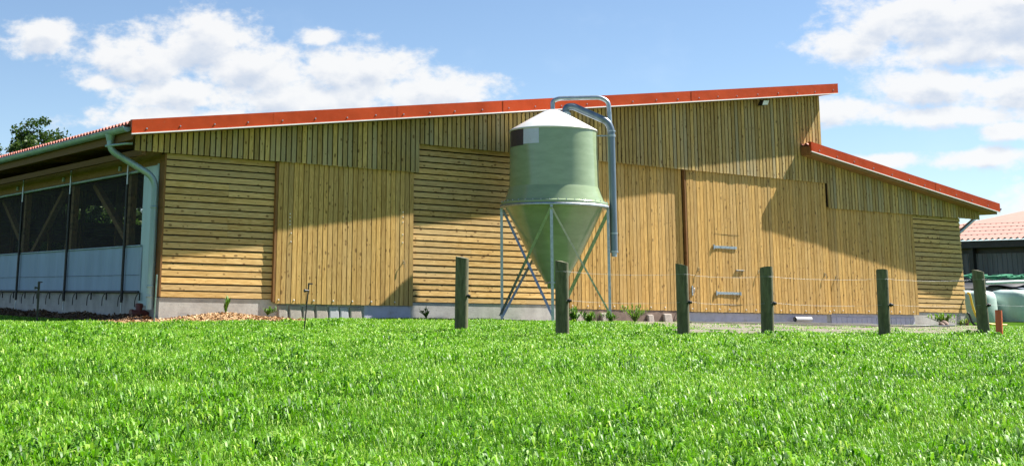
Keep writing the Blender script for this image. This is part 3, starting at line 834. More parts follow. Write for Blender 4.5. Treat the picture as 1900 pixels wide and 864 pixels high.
for (u, v), gz_ in zip(legp, ground_at):
    L = MB(); L.beam(sp(u,v,gz_-.03), sp(u,v,2.376), .068, .068, tuple(h2))
    L.box(sp(u,v,0).x-.09, sp(u,v,0).x+.09, sp(u,v,0).y-.09, sp(u,v,0).y+.09, gz_-sz0-.02, gz_-sz0+.012)
    L.build('leg', M['galv'], silo)
def brace(i, j, w, off):
    (u0,v0), (u1,v1) = legp[i], legp[j]
    k = 1+off/1.325
    MB().beam(sp(u0*k,v0*k,2.32), sp(u1*k,v1*k,ground_at[j]+.12), w, .03, tuple(h2)).build('brace', M['galv'], silo)
brace(0,3,.062,.045); brace(3,0,.062,-.045); brace(0,1,.045,.045)
brace(1,2,.085,.02); brace(2,3,.062,-.02)
vent = MB(); vent.tube(bend([sp(-.01,0,4.85),sp(-.01,0,5.10),sp(.16,0,5.165),sp(1.20,0,5.185),sp(1.395,0,5.07),sp(1.42,0,4.50)], .22, 8), .058, 14)
for q in (4.78, 4.52): vent.tube([sp(1.408,0,q),sp(1.41,0,q+.03)], .064, 14)
vent.build('vent_pipe', M['galv_pipe'], silo)
M['fill'] = plain('grey_blue_pipe', (.17,.215,.26), .38, metal=.55, var=.2, scale=6, streak=True)
fp = MB(); fp.tube(bend([sp(.30,-.05,4.66),sp(.33,-.05,4.93),sp(.50,-.05,4.955),sp(1.36,-.05,4.56),sp(1.445,-.05,4.36),sp(1.455,-.05,1.29)], .17, 8), .092, 16)
fpo = fp.build('fill_pipe', M['fill'], silo)
fc = MB(); fc.tube([sp(1.455,-.05,1.30),sp(1.455,-.05,1.34)], .102, 16); fc.tube([sp(1.456,-.05,1.302),sp(1.456,-.05,1.20)], .066, 12); fc.tube([sp(1.4555,-.05,1.75),sp(1.4555,-.05,1.785)], .098, 16)
fc.tube([sp(1.452,-.05,4.30),sp(1.452,-.05,4.335)], .098, 16)
fc.build('pipe_collar', M['galv'], fpo)
MB().lathe(ll([(.145,4.71),(.15,4.76),(.12,4.80)]), 20, *(r2*.30+h2*-.05).xy).build('pipe_flange', M['lid'], silo)
bk = MB(); bk.beam(sp(1.09,-.05,4.20), sp(1.40,-.05,4.20), .02, .03); bk.tube([sp(1.2,-.05,4.18),sp(1.2,-.05,4.22)], .03, 8); bk.tube([sp(1.452,-.05,4.17),sp(1.452,-.05,4.23)], .098, 16); bk.build('pipe_bracket', M['galv'], silo)
def patch_on_tank(u0, u1, z0, z1, mat, name):
    r = 1.107; mb = MB(); n = 10; V = []
    t0, t1 = math.asin(u0/r), math.asin(u1/r)
    for i in range(n+1):
        t = t0+(t1-t0)*i/n
        for z in (z0, z1):
            rr = (1.122+(1.098-1.122)*(z-3.0)/1.3)+.004; V.append(sp(rr*math.sin(t), -rr*math.cos(t), z))
    mb.add(V, [(2*i,2*i+2,2*i+3,2*i+1) for i in range(n)], True); return mb.build(name, mat, silo)
M['patch_light'] = plain('pale_patch', (.62,.62,.74), .4, var=.08, scale=5)
M['patch_dark'] = plain('dark_patch', (.060,.045,.055), .35, var=.15, scale=3)
patch_on_tank(-.74, -.355, 3.905, 4.285, M['patch_light'], 'label_plate')
patch_on_tank(-1.075, -.742, 3.875, 4.285, M['patch_dark'], 'label_plate')

# ------------------------------------------------------------------ fence
posts = [((1.415,-9.424,.750),(1.543,-9.23),.118,'thick greenish fence post standing before the pale horizontal plank wall'),
         ((1.213,-12.267,.627),(1.347,-12.1),.102,'round fence post in front of the silo hopper'),
         ((3.142,-12.845,.628),(3.293,-12.692),.097,'fence post at the left edge of the hatched double door'),
         ((4.67,-13.177,.627),(4.813,-13.02),.100,'fence post before the middle of the double door'),
         ((6.687,-13.81,.635),(6.849,-13.665),.096,'fence post before the rightmost barn door'),
         ((8.953,-14.007,.688),(9.164,-13.892),.096,'leaning fence post right of the barn beside the orange pipe')]
M['wire'] = plain('fence_wire_steel', (.45,.46,.48), .5, metal=.3, var=.1)
pts_hi, pts_lo = [], []
for i, (tp, bt, rad, lab) in enumerate(posts):
    bz = gzf(*bt); base = empty('fence_post', (bt[0], bt[1], bz)); tag(base, lab, 'fence post', 'wooden posts of the pasture fence')
    top = Vector(tp) - Vector((bt[0], bt[1], bz)); n = 22
    mb = MB(); V = []; L = 9
    ph = [random.uniform(0,6.28) for _ in range(4)]
    rings = [(-.12,1.0)] + [(k/L, 1.0-.03*k/L) for k in range(L+1)]
    for (t, rr) in rings:
        c = top*t
        for k in range(n):
            a = k*2*math.pi/n
            q = rad*rr*(1+.025*math.sin(2*a+ph[0])+.018*math.sin(3*a+ph[1]+t*1.5)+.01*math.sin(7*a+ph[2]))
            zc = c.z + (.02*math.sin(a+ph[3]) if t == 1 else 0)
            V.append((c.x+q*math.cos(a), c.y+q*math.sin(a), zc))
    V.append((top.x*.995, top.y*.995, top.z+.012)); last = len(V)-1; m_ = len(rings)
    F = [(i2*n+k, i2*n+(k+1)%n, (i2+1)*n+(k+1)%n, (i2+1)*n+k) for i2 in range(m_-1) for k in range(n)]
    mb.add(V, F, True); mb.add(V[-n-1:], [(k, (k+1)%n, n) for k in range(n)], False)
    po = mb.build('post', M['pole'], base)
    d = Vector((-FH.x, -FH.y, 0)); sd = Vector((FH.y, -FH.x, 0))
    zh = top.z*.865; zl = top.z*.47
    ch = top*.865; cl = top*.47
    q = cl + sd*(rad*.8) + d*(rad*.72)
    ins = MB(); ins.tube([tuple(q-sd*.01), tuple(q+sd*.05)], .022, 10); ins.tube([tuple(q+sd*.008), tuple(q+sd*.02)], .034, 10)
    ins.build('insulator', M['black'], base)
    off = Vector((bt[0], bt[1], bz))
    pts_hi.append(off + ch + d*(rad+.006)); pts_lo.append(off + q + d*.015)
    # wire wraps round the front of the post
def wire(name, pts, label):
    pl = []
    ext0 = pts[0] + (pts[0]-pts[1]).normalized()*14; ext0.z = pts[0].z+.02
    allp = pts + [pts[-1] + (pts[-1]-pts[-2])*2]
    for a, b2 in zip(allp[:-1], allp[1:]):
        d = Vector((-FH.x, -FH.y, 0)); sd = Vector((FH.y, -FH.x, 0))
        pl += [a - sd*.10 + d*-.02, a - sd*.05 + d*0, a, a + sd*.05 + d*0, a + sd*.1 + d*-.03]
        for k in range(1, 6):
            t = k/6; p = a.lerp(b2, t) ; p = p + Vector((0,0,-.03*4*t*(1-t))); pl.append(p + d*-.06)
    pl.append(allp[-1])
    o = MB().tube([p - pl[0] for p in pl], 0.0014, 6).build(name, M['wire']); o.location = pl[0]
    tag(o, label, 'wire', 'wire strands of the pasture fence'); return o
wire('fence_wire', pts_hi[1:], 'upper thin steel wire strung along the fence posts')
wire('fence_wire', pts_lo[1:], 'lower thin steel wire held by black insulators on the fence posts')

def stake(loc, top, rad, mat, label, clip=True, name='fence_stake'):
    b = empty(name, loc); tag(b, label, 'stake')
    MB().tube([(0,0,-.05), tuple(top)], [rad*.8, rad], 8).build('rod', mat, b)
    if clip:
        c = MB(); t = Vector(top)
        c.box(t.x-.012, t.x+.07, t.y-.015, t.y+.015, t.z-.02, t.z+.006); c.tube([(t.x-.08,t.y,t.z-.13),(t.x,t.y,t.z-.13)], .018, 8); c.tube([(t.x-.09,t.y,t.z-.13),(t.x-.07,t.y,t.z-.13)], .03, 8)
        c.build('clip', M['black'], b)
    return b
stake((-2.66,.40,gzf(-2.66,.4)), (-.03,-.06,.86), .028, M['black'], 'black plastic fence stake standing before the blue curtain')
stake((-.25,-6.95,gzf(-.25,-6.95)), (.05,-.05,.82), .014, M['steel_dark'], 'thin dark leaning fence stake in front of the left sliding door')
stake((-.88,-1.75,gzf(-.88,-1.75)), (-.03,-.1,.98), .018, M['galv'], 'slanting galvanised rod at the left corner of the barn', clip=False, name='metal_rod')

# ------------------------------------------------------------------ small things along the barn
def chips():
    n = 9000; mask = rng.random(n)
    x = np.where(mask < .72, rng.random(n)*4.4-1.5, -1.35+1.25*rng.random(n)); y = np.where(mask < .72, -.05-1.55*rng.random(n)**1.2, -.2+12*rng.random(n))
    hump = np.where(mask < .72, .15*np.exp(-((x-1.3)/1.0)**2)*np.exp(-((y+.5)/.7)**2), .10*np.exp(-((x+.45)/.45)**2)*(1+.35*np.sin(y*2.1)))
    P = np.stack([x, y, gz(x,y)+hump+rng.random(n)*.02], -1); 
    L = .02+.035*rng.random(n); W = .010+.016*rng.random(n)
    a = rng.random(n)*6.283; tilt = rng.standard_normal(n)*.5
    dx, dy, dz = np.cos(a)*np.cos(tilt), np.sin(a)*np.cos(tilt), np.sin(tilt); ex, ey = -np.sin(a), np.cos(a)
    V = np.zeros((n,4,3), np.float32)
    for k, (sl, sw) in enumerate(((-1,-1),(1,-1),(1,1),(-1,1))):
        V[:,k,0] = P[:,0]+sl*dx*L+sw*ex*W; V[:,k,1] = P[:,1]+sl*dy*L+sw*ey*W; V[:,k,2] = P[:,2]+sl*dz*L+sw*.3*W*rng.standard_normal(n)
    tone = np.where(mask < .72, np.clip(.55+.25*rng.standard_normal(n),0,1), np.clip(.05+.12*rng.standard_normal(n),0,1))  # side wall chips: same stuff, the shade there put into a dark tone
    # solid mound below the loose chips
    xs = np.arange(-1.6, 3.2, .1); ys = np.arange(-1.75, .02, .1)
    MV, MF = sheet_grid(xs, ys, lambda X, Y: gz(X,Y)-.012+.15*np.exp(-((X-1.3)/1.0)**2)*np.exp(-((Y+.5)/.7)**2)+.03*smooth(0,.6,1-((X-.8)/2.3)**2-((Y+.3)/1.3)**2))
    xs = np.arange(-1.5, -.0, .1); ys = np.arange(.02, 13, .15)
    NV, NF = sheet_grid(xs, ys, lambda X, Y: gz(X,Y)-.012+.10*np.exp(-((X+.45)/.45)**2)*(1+.35*np.sin(Y*2.1))+.015*np.sin(X*9)*np.sin(Y*7))
    allV = np.concatenate([V.reshape(-1,3), MV, NV]); o1 = n*4; o2 = o1+len(MV)
    faces = [(4*i,4*i+1,4*i+2,4*i+3) for i in range(n)] + [tuple(q+o1 for q in f) for f in MF] + [tuple(q+o2 for q in f) for f in NF]
    me = bpy.data.meshes.new('wood_chips'); me.from_pydata(allV.tolist(), [], faces)
    at = me.attributes.new('tone','FLOAT','POINT'); at.data.foreach_set('value', np.concatenate([np.repeat(tone,4), np.full(len(MV),.35), np.full(len(NV),.0)]).astype(np.float32))  # bed under the side wall chips carries the same painted shade
    me.materials.append(M['chips']); o = bpy.data.objects.new('wood_chips', me); COL.objects.link(o)
    tag(o, 'pale wood chips heaped along the left concrete base of the barn', 'wood chips', kind='stuff')
chips()
def block(x0, x1, z1, label, y=-.035, w=.10, lean=.05, mat='stone_block'):
    cx = (x0+x1)/2; gz0 = -.46
    mb = MB(); hw = (x1-x0)/2-.012; H = z1-gz0
    mb.hexa([(-hw,-w/2,-.05),(hw,-w/2,-.05),(hw,w/2,-.05),(-hw,w/2,-.05),(-hw*.93,-w/2+lean,H),(hw*.93,-w/2+lean,H),(hw*.93,w/2+lean,H),(-hw*.93,w/2+lean,H)])
    o = mb.build('kerb_block', M[mat], None, bevel=.03); o.location = (cx, y, gz0)
    tag(o, label, 'stone block', 'loose blocks leaning under the barn doors'); return o
for x0, x1, z1, lab, m_ in ((2.95,3.24,-.11,'narrow brown block leaning at the left end under the left door','stone_block'),
        (3.25,3.62,-.12,'second grey block from the left under the left door, behind the dark stake','stone_block'),
        (3.62,3.97,-.14,'grey block just right of the dark stake under the left door','stone_block'),
        (3.97,4.34,-.11,'tallest rounded grey block under the left sliding door','stone_block'),
        (4.34,4.65,-.13,'dark grey block in the middle of the row under the left door','grey_plastic'),
        (4.65,4.92,-.14,'narrow dark block right of the middle under the left door','grey_plastic'),
        (4.93,5.29,-.13,'grey block standing by the lavender foam under the left door','stone_block')):
    block(x0, x1, z1, lab, mat=m_)
for x0, x1, z1, lab in ((11.9,12.3,-.20,'low sandy block nearest the silo under the rust brown door'),(12.9,13.25,-.18,'sandy block behind the yellowish weed under the middle door'),(14.6,14.85,-.20,'small reddish block under the right half of the middle door'),(15.2,15.55,-.17,'tan block next to the double door jamb')):
    block(x0, x1, z1, lab, y=-.09)
def lplank(a, b2, w, label):
    z = gzf((a[0]+b2[0])/2, (a[1]+b2[1])/2)+.03
    A = Vector((a[0],a[1],z)); B = Vector((b2[0],b2[1],z+.02)); o = MB().beam(A-A, B-A, w, .035).build('weathered_board', M['weathered']); o.location = A
    tag(o, label, 'board', 'grey boards lying on the dusty strip'); 
lplank((12.6,-3.6),(17.2,-3.9),.26,'long grey board lying on the gravel left of the middle fence post')
lplank((13.6,-4.9),(18.6,-5.2),.24,'grey board lying nearest the grass before the double door')
lplank((16.6,-2.6),(20.4,-2.9),.22,'grey board lying closest to the double door')
hose = MB(); hp = curve([(17.6,-2.4,0),(18.6,-3.2,0),(19.8,-3.9,0),(21.0,-4.4,0),(22.6,-3.7,0),(23.6,-3.3,0)], 8)
hp = [Vector((p.x,p.y,gzf(p.x,p.y)+.03)) for p in hp]; o = hose.tube([p-hp[0] for p in hp], .028, 8).build('hose', M['black']); o.location = hp[0]
tag(o, 'black hose lying across the gravel before the double door', 'hose')
lp = MB(); A = Vector((20.3,-.32,-.27)); lp.tube([(0,0,0),(.72,.02,0)], .075, 16, cap=False); lp.tube([(.72,.02,0),(.0,0,0)], .066, 16, cap=False)
o = lp.build('grey_pipe', M['grey_plastic']); o.location = A; tag(o, 'short grey plastic pipe lying at the foot of the double door', 'pipe')
MB_ = MB(); base = (-.27,.55,gzf(-.27,.55)+.10)
MB_.tube([(-.14,0,.06),(.12,.02,.06)], .085, 14); MB_.tube([(.10,.02,.06),(.2,.03,.02)], .10, 14); MB_.tube([(.0,.0,.06),(.03,.05,.24)], .08, 14); MB_.tube([(.026,.045,.20),(.035,.06,.27)], .092, 14); MB_.tube([(-.14,0,.06),(-.2,0,.06)], .098, 14)
o = MB_.build('drain_fitting', M['red_plastic']); o.location = base; tag(o, 'red brown plastic drain branch lying under the downpipe', 'drain pipe')
op = MB(); op.tube([(-.03,0,-.05),(0,0,.46)], .058, 18, cap=False); op.tube([(0,0,.46),(-.03,0,-.05)], .050, 18, cap=False); o = op.build('orange_pipe', M['orange_plastic']); o.location = (10.34,-13.42,gzf(10.34,-13.42)); tag(o, 'orange plastic pipe stub standing upright in the grass', 'pipe')
yh = curve([(29.1,-.05,.66),(29.12,-.12,.62),(29.2,-.15,.2),(29.35,-.2,-.15),(29.75,-.35,-.33),(30.3,-.6,-.36)], 8)
o = MB().tube([p-yh[0] for p in yh], .035, 10).build('yellow_hose', M['yellow']); o.location = yh[0]; tag(o, 'yellow hose hanging from the right corner of the barn', 'hose')
bh = curve([(29.06,-.02,.02),(29.1,-.06,-.05),(29.18,-.1,-.3),(29.3,-.2,-.42)], 6)
o = MB().tube([p-bh[0] for p in bh], .035, 10).build('black_pipe', M['black']); o.location = bh[0]; tag(o, 'black pipe bending out of the right corner base of the barn', 'pipe')
o = MB().tube([(0,0,-.05),(0,0,.22)], .06, 14).build('brown_pipe', M['red_plastic']); o.location = (28.85,-.12,-.42); tag(o, 'red brown pipe end beside the black pipe at the barn corner', 'pipe')
for (x, y, r, lab) in ((24.5,-2.35,.13,'dark round stone before the scrubby weed'),(24.15,-2.5,.10,'smaller dark stone left of the scrubby weed')):
    bm = bmesh.new(); bmesh.ops.create_icosphere(bm, subdivisions=3, radius=r)
    for v in bm.verts: v.co *= 1+.18*math.sin(v.co.x*17+v.co.z*11)*math.cos(v.co.y*13+x); v.co.z *= .8
    me = bpy.data.meshes.new('stone'); bm.to_mesh(me); bm.free(); me.materials.append(M['foam_brown']); o = bpy.data.objects.new('stone', me); COL.objects.link(o)
    o.location = (x, y, gzf(x,y)+r*.5); tag(o, lab, 'stone')

# ------------------------------------------------------------------ behind on the right: bales, clamp covers, second barn
def bale(x, y, rad, hgt, label, ph):
    n = 48; mb = MB(); prof = [(.0,hgt*1.02),(rad*.55,hgt*1.03),(rad*.85,hgt*.985),(rad*.97,hgt*.9),(rad,hgt*.75),(rad*1.01,hgt*.4),(rad*.99,hgt*.12),(rad*.93,-.02)]
    V = []
    for j, (r, z) in enumerate(prof):
        for k in range(n):
            a = k*2*math.pi/n; q = 1+.025*math.sin(3*a+ph+j*.4)+.012*math.sin(11*a+ph*2+j)
            V.append((r*q*math.cos(a), r*q*math.sin(a), z+.012*math.sin(5*a+ph)))
    F = [(i*n+k, (i+1)*n+k, (i+1)*n+(k+1)%n, i*n+(k+1)%n) for i in range(len(prof)-1) for k in range(n)]
    mb.add(V, F, True); o = mb.build('silage_bale', M['white_wrap']); o.location = (x, y, gzf(x,y)); tag(o, label, 'silage bale', 'wrapped silage bales in the grass')
bale(37.75, 5.55, .82, 1.18, 'pale green wrapped bale partly behind the barn corner', 0)
bale(39.45, 4.95, .85, 1.20, 'pale green wrapped bale behind the orange pipe', 1.3)
bale(41.2, 4.35, .84, 1.19, 'pale green wrapped bale at the right edge of the picture', 2.9)
def cover(cx, cy, wx, wy, hgt, mat, name, label, cat, seed, thick=.05):
    rr = np.random.default_rng(seed); nx, ny = 44, 26
    xs = np.linspace(-wx, wx, nx); ys = np.linspace(-wy, wy, ny)
    ph = rr.random(8)*6.28
    def zf(X, Y):
        e = np.clip(1-np.maximum(np.abs(X)/wx, np.abs(Y)/wy)**5, 0, 1)
        return hgt*(.55+.45*e) + .07*np.sin(X*2.3+ph[0]+Y)+.05*np.sin(Y*4.2+ph[1]-X*1.4)+.035*np.sin(X*7+ph[2]+Y*3)
    V, F = sheet_grid(xs, ys, zf); mb = MB(); mb.add(V, F, True)
    # sides down to the ground
    rim = [i*ny for i in range(nx)]; rim2 = [i*ny+ny-1 for i in range(nx)]; r3 = list(range(ny)); r4 = [(nx-1)*ny+j for j in range(ny)]
    for rm in (rim, rim2, r3, r4):
        top = [V[i] for i in rm]; bot = [(p[0]*1.02, p[1]*1.02, -.1) for p in top]; k = len(rm)
        mb.add(top+bot, [(i,i+1,k+i+1,k+i) for i in range(k-1)], True)
    o = mb.build(name, mat); o.location = (cx, cy, gzf(cx,cy)); o.rotation_euler = (0,0,R(-32)); tag(o, label, cat); return o
cover(41.6, 8.3, 4.6, 1.1, 1.45, M['tarp'], 'silage_clamp', 'grey plastic covered silage heap behind the pale bales', 'silage heap', 3)
tb = MB()
V = []
for i in range(40):
    for j in range(8):
        u = i/39*6-3; w_ = j/7*.9-.45; V.append((u, w_, .06*math.sin(u*3+j)+.05*math.sin(u*1.3)+.14*(1-(w_/.45)**2)))
tb.add(V, [(i*8+j,(i+1)*8+j,(i+1)*8+j+1,i*8+j+1) for i in range(39) for j in range(7)], True)
o = tb.build('black_tarp', M['tarp_black']); o.location = (40.9,7.5,1.12); o.rotation_euler = (0,0,R(-32)); tag(o, 'crumpled black plastic sheet on the front of the silage heap', 'plastic sheet')
gn = MB()
for q in range(16):
    a = random.random()*6.28; c0 = Vector((random.uniform(-1.1,1.1), random.uniform(-.3,.3), random.uniform(.0,.14)))
    gn.tube(curve([c0 + Vector((math.cos(a+k)*random.uniform(.25,.7), math.sin(a+k)*.25, random.uniform(-.04,.10))) for k in range(5)], 5), .035, 6)
o = gn.build('green_net', M['net']); o.location = (42.4,7.6,1.52); o.rotation_euler = (0,0,R(-32)); tag(o, 'tangled green net lying on top of the silage heap', 'net')
pl = MB(); pl.tube([(0,0,0),(2.2,-.9,.13)], .07, 10); o = pl.build('pale_pole', M['white_wrap']); o.location = (40.6,6.9,1.28); tag(o, 'pale rolled film lying along the front of the silage heap', 'film roll')

far = empty('shed', (56,17,-.3)); tag(far, 'dark walled shed with pale red corrugated roof behind the bales', 'shed')
XE = 56.0; Y0, Y1 = 6.0, 23.4
def fo(v): return (v[0]-56, v[1]-17, v[2]+.3)
rf = MB(); ys = np.arange(Y0, Y1+.01, .06); V = []
for yv in ys:
    c = .06*math.cos(2*math.pi*yv/.36)
    for X in (55.5, 59, 62.5, 66, 70): V.append(fo((X, yv, 4.03+.172*(X-55.7)+c)))
rf.add(V, [(i*5+k,(i+1)*5+k,(i+1)*5+k+1,i*5+k+1) for i in range(len(ys)-1) for k in range(4)], False)
sh = rf.build('roof', M['roof_far'], far)
sd_ = MB()
for X in (57.3, 59.2, 61.1, 63.0): 
    z = 4.03+.172*(X-55.7)
    sd_.hexa([fo(p) for p in ((X,Y0,z+.05),(X+.12,Y0,z+.07),(X+.12,Y1,z+.07),(X,Y1,z+.05),(X,Y0,z+.062),(X+.12,Y0,z+.082),(X+.12,Y1,z+.082),(X,Y1,z+.062))])
sd_.build('sheet_laps', M['roof_far'], sh)
wl = MB(); n = 58
for i in range(n):
    a = Y0+.4+(Y1-Y0-.6)*i/n; b2 = Y0+.4+(Y1-Y0-.6)*(i+1)/n
    wl.box(56.3-56, 56.34-56, a-17+.01, b2-17-.01, -.1, 3.55)
wl.build('wall', M['wall_far'], far)
MB().box(.345,.4,Y0-16.7,Y1-17.3,-.1,4.2).build('backing', M['black'], far)
for yv in (7.4,11,14.4,17.9,21.4): MB().box(.02,.28,yv-17-.13,yv-17+.13,-.3,4.2).build('post', M['steel_dark'], far)
MB().box(-.25,-.05,Y0-17,Y1-17,3.85,4.22).build('eave_board', M['steel_dark'], far)
MB().box(.05,13.5,Y1-17.25,Y1-17.2,-.3,4.2).build('gable_wall', M['wall_far'], far)

# ------------------------------------------------------------------ trees
def tree(loc, H, crown_r, crown_z, n_leaf, label, leaf=.16, limbs=9, sx=1.0, sparse=.6, group=None, name='tree', trunk_r=.22):
    base = empty(name, loc); tag(base, label, 'tree', group)
    tm = MB(); tm.tube(curve([(0,0,-.2),(.1,.05,H*.3),(-.05,.1,crown_z)], 6), [trunk_r*(1-.5*i/12) for i in range(13)], 10)
    cl = []
    for i in range(limbs):
        a = i*2.4+random.random(); el = random.uniform(-.15,1.25); l = crown_r*random.uniform(.65,1.05)
        e = Vector((math.cos(a)*math.cos(el)*l*sx, math.sin(a)*math.cos(el)*l*sx, crown_z+math.sin(el)*(H-crown_z)*random.uniform(.75,1.0)))
        s0_ = Vector((0,0,crown_z-random.uniform(0,.35)*crown_z*.4)); mid = s0_.lerp(e,.5)+Vector((0,0,.25))
        pts = curve([s0_,mid,e],5); tm.tube(pts, [trunk_r*.45*(1-.85*k/(len(pts)-1)) for k in range(len(pts))], 6)
        for k in range(5): 
            b0 = pts[int((.35+.65*random.random())*(len(pts)-1))]
            e2 = b0 + Vector((random.gauss(0,1),random.gauss(0,1),random.gauss(.25,.7)))*crown_r*.24
            tm.tube([b0, b0.lerp(e2,.5)+Vector((0,0,.05)), e2], [trunk_r*.12,trunk_r*.08,trunk_r*.03], 4)
            cl.append((e2, crown_r*random.uniform(.10,.22)))
        cl.append((e, crown_r*random.uniform(.14,.26)))
    tm.build('trunk', M['bark'], base)
    per = n_leaf//len(cl); C_ = []; tn = []
    for c, r in cl:
        q = rng.standard_normal((per,3)); q /= np.maximum(np.linalg.norm(q,axis=1,keepdims=True),1e-6)
        q *= (r*rng.random((per,1))**.45); q[:,2] *= .75
        C_.append(np.array(c)+q); tn.append(np.clip(.42+.2*rng.standard_normal(per)+random.uniform(-.12,.12),0,1))
    C_ = np.concatenate(C_); tn = np.concatenate(tn); n = len(C_)
    u = rng.standard_normal((n,3)); u /= np.linalg.norm(u,axis=1,keepdims=True); w_ = rng.standard_normal((n,3)); w_ -= u*(u*w_).sum(1,keepdims=True); w_ /= np.linalg.norm(w_,axis=1,keepdims=True)
    L = leaf*(.6+.7*rng.random((n,1)))
    V = np.stack([C_-u*L*.5, C_+w_*L*.3, C_+u*L*.5, C_-w_*L*.3], 1).astype(np.float32)
    me = bpy.data.meshes.new('crown'); me.vertices.add(n*4); me.vertices.foreach_set('co', V.reshape(-1))
    me.loops.add(n*4); me.loops.foreach_set('vertex_index', np.arange(n*4, dtype=np.int32)); me.polygons.add(n); me.polygons.foreach_set('loop_start', np.arange(n, dtype=np.int32)*4)
    me.update(calc_edges=True); me.validate()
    at = me.attributes.new('tone','FLOAT','POINT'); at.data.foreach_set('value', np.repeat(tn,4).astype(np.float32)); me.materials.append(M['tree'])
    o = bpy.data.objects.new('crown', me); COL.objects.link(o); o.parent = base
    return base
tree((11.0,41.2,-.4), 9.25, 2.5, 6.4, 13000, 'rounded tree with open crown rising behind the left eave of the barn', leaf=.19, limbs=26)
tree((7.4,43.2,-.4), 8.7, 2.3, 6.0, 7000, 'tree at the left edge of the picture behind the barn eave', leaf=.2, limbs=13)
for i, (x, y, H, r, lab) in enumerate(((5,36.5,5.2,2.6,'bushy tree behind the barn seen through the left windbreak net'),(9.5,37.5,5.6,2.8,'bushy tree seen through the netting beside the knee brace'),(11.9,35.6,5.4,2.6,'bright bushy tree framed by the rear opening of the barn'),
        (14,37,5.6,2.8,'bright leafy tree seen through the gap right of the knee brace'),(19,37.5,6.0,3.0,'leafy tree seen through the net next to the downpipe'),(25,38,6.0,3.2,'leafy tree mostly hidden behind the barn'))):
    tree((x, y, -.4), H, r, 2.9, 15000, lab, leaf=.28, limbs=22, group='trees behind the barn')

# ------------------------------------------------------------------ sky, sun
SUN = Vector((3.67,-1.0,4.8)).normalized()
el = math.asin(SUN.z); az = math.atan2(SUN.x, SUN.y)
w = bpy.data.worlds.new('World'); scene.world = w; w.use_nodes = True
t = NT(w.node_tree); bg = w.node_tree.nodes['Background']
sky = t.node('ShaderNodeTexSky'); sky.sky_type = 'NISHITA'; sky.sun_disc = False
sky.sun_elevation = el; sky.sun_rotation = az; sky.air_density = .88; sky.dust_density = .03; sky.ozone_density = 2.4; sky.altitude = 100
gen = t.node('ShaderNodeTexCoord').outputs['Generated']
sepd = t.node('ShaderNodeSeparateXYZ'); t.link(t.vmath('NORMALIZE', gen), sepd.inputs[0])
AZ = t.math('MULTIPLY', t.math('ARCTAN2', sepd.outputs[0], sepd.outputs[1]), 57.29578)
EL = t.math('MULTIPLY', t.math('ARCSINE', sepd.outputs[2]), 57.29578)
pc = t.node('ShaderNodeCombineXYZ'); t.link(AZ, pc.inputs[0]); t.link(EL, pc.inputs[1])
P0 = pc.outputs[0]
# cumulus clouds: places and sizes in degrees of azimuth and elevation
blobs = [(18.2,10.55,1.7,.75),(22.2,9.75,2.5,1.25),(25.2,10.6,2.5,1.5),(27.2,9.6,2.8,1.3),(24.0,8.6,2.6,.8),(31.6,9.6,3.0,1.2),(34.6,8.9,3.0,1.0),(29.5,8.3,4.5,1.2),(23.5,7.4,3.2,.6),
         (30.0,11.15,1.1,.38),(27.0,7.3,5.5,.8),(20.7,8.9,.9,.4),
         (55.0,11.3,3.5,1.5),(58.5,11.2,4.5,1.9),(52.3,10.5,2.0,.75),(57,10.1,5.0,.75),
         (55.0,8.5,2.3,.85),(58.0,8.3,2.5,.9),(51.5,7.9,2.4,.55),(55.5,7.6,3.2,.45),
         (56.8,5.9,2.0,.42),(52.8,5.85,1.6,.28),(57.6,6.9,1.0,.35),(60,4.2,3,.8),
         (48.5,13.2,1.6,.35),(11,9,3.5,1.2),(4,7,4,1.3),(66,9,5,1.6),(-8,12,6,2),(78,7,5,1.5)]
def field(vec):
    f = None
    for (a, e, ra, re) in blobs:
        d = t.vmath('DIVIDE', t.vmath('SUBTRACT', vec, (a,e,0)), (ra,re,1))
        L = t.vmath('LENGTH', d, None, out=1)
        v = t.math('SUBTRACT', 1.0, L)
        if f is None: f = v
        else:
            x = t.node('ShaderNodeMath', operation='SMOOTH_MAX'); t.link(f, x.inputs[0]); t.link(v, x.inputs[1]); x.inputs[2].default_value = .25; f = x.outputs[0]
    return t.math('MAXIMUM', f, -1.5)
def nz(vec, sc, det, ro): return t.noise(vec, sc, det, ro)
mp = t.node('ShaderNodeMapping'); mp.inputs['Scale'].default_value = (1,1.5,1); t.link(P0, mp.inputs[0])
fb = nz(mp.outputs[0], .62, 10, .56)
puff = t.math('ADD', t.math('SUBTRACT', fb, .5), t.math('MULTIPLY', t.math('SUBTRACT', nz(mp.outputs[0], 2.1, 6, .6), .5), .40))
F0 = field(P0)
D0 = t.math('ADD', F0, t.math('ADD', t.math('MULTIPLY', puff, 2.1), .22))
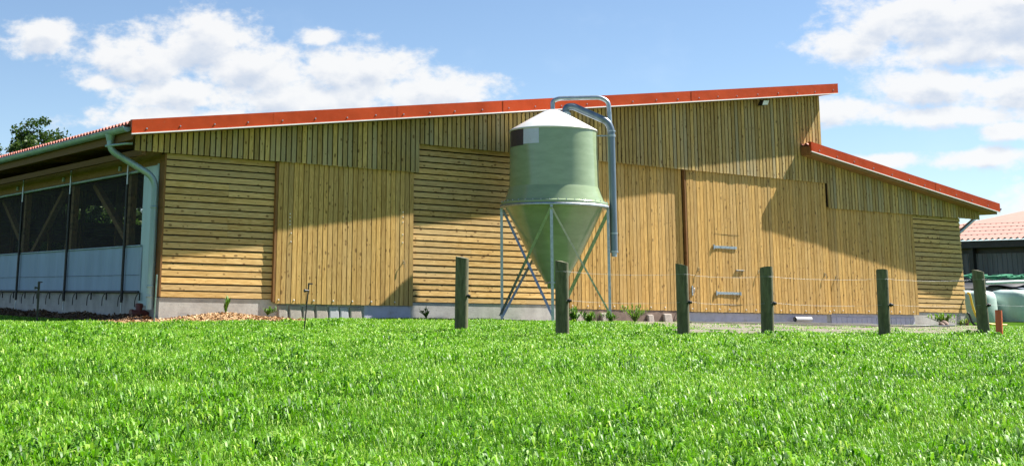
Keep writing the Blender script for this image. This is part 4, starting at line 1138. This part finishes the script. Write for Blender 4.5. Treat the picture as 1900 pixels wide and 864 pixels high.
# the same a little higher up: little cloud above means a sunlit top
up = t.vmath('ADD', P0, (.25,.55,0)); mp2 = t.node('ShaderNodeMapping'); mp2.inputs['Scale'].default_value = (1,1.5,1); t.link(up, mp2.inputs[0])
D1 = t.math('ADD', field(up), t.math('MULTIPLY', t.math('SUBTRACT', nz(mp2.outputs[0], .62, 6, .54), .5), 2.1))
dens = t.step(D0, -.12, .66)
dens = t.math('MULTIPLY', dens, .94)
wisp = t.step(nz(mp.outputs[0], .16, 7, .6), .54, .84, 0, .14)
shade = t.step(D1, .25, 1.0)
shade = t.math('MULTIPLY', shade, t.step(fb, .25, .7, 1.0, .55))
ccol = t.mix(shade, (1.0,1.0,1.0), (.60,.685,.83))
SKY_STR = .055
cl_lum = t.mix(1.0, ccol, (6.5,6.5,6.5), 'MULTIPLY')
skyc = t.mix(wisp, sky.outputs[0], (5.6,6.6,7.8))
out = t.mix(dens, skyc, cl_lum)
above = t.step(EL, -1, .5)
out = t.mix(above, sky.outputs[0], out)
t.link(out, bg.inputs[0]); bg.inputs[1].default_value = SKY_STR
w.cycles.sampling_method = 'MANUAL'; w.cycles.sample_map_resolution = 512

sl = bpy.data.lights.new('sun', 'SUN'); sl.energy = 5.0; sl.angle = R(.53); sl.color = (1.0,.955,.88)
so = bpy.data.objects.new('sun', sl); COL.objects.link(so); so.rotation_euler = SUN.to_track_quat('Z','Y').to_euler()

# ------------------------------------------------------------------ camera
cam = bpy.data.cameras.new('camera'); co = bpy.data.objects.new('camera', cam); COL.objects.link(co)
right = Vector((.8518,-.5235,.0182)); upv = Vector((-.1238,-.1671,.9781)); fwd = Vector((.5089,.8355,.2072))
CAMM = [[0.0]*3]*3
rot = Matrix((right, upv, -fwd)).transposed()
q = rot.to_quaternion(); co.rotation_mode = 'QUATERNION'; co.rotation_quaternion = q; co.location = CAM
cam.sensor_fit = 'HORIZONTAL'; cam.sensor_width = 36; cam.lens = 36*2496.13/1900
cam.shift_x = (950-651.76)/1900; cam.shift_y = -(432-33.89)/1900
cam.clip_end = 3000; cam.clip_start = .1
scene.camera = co

scene.view_settings.view_transform = 'Standard'; scene.view_settings.look = 'None'
scene.view_settings.exposure = 1.45; scene.view_settings.gamma = 1; scene.view_settings.use_curve_mapping = False
scene.render.engine = 'CYCLES'
scene.cycles.max_bounces = 8; scene.cycles.transparent_max_bounces = 12
scene.cycles.use_denoising = True
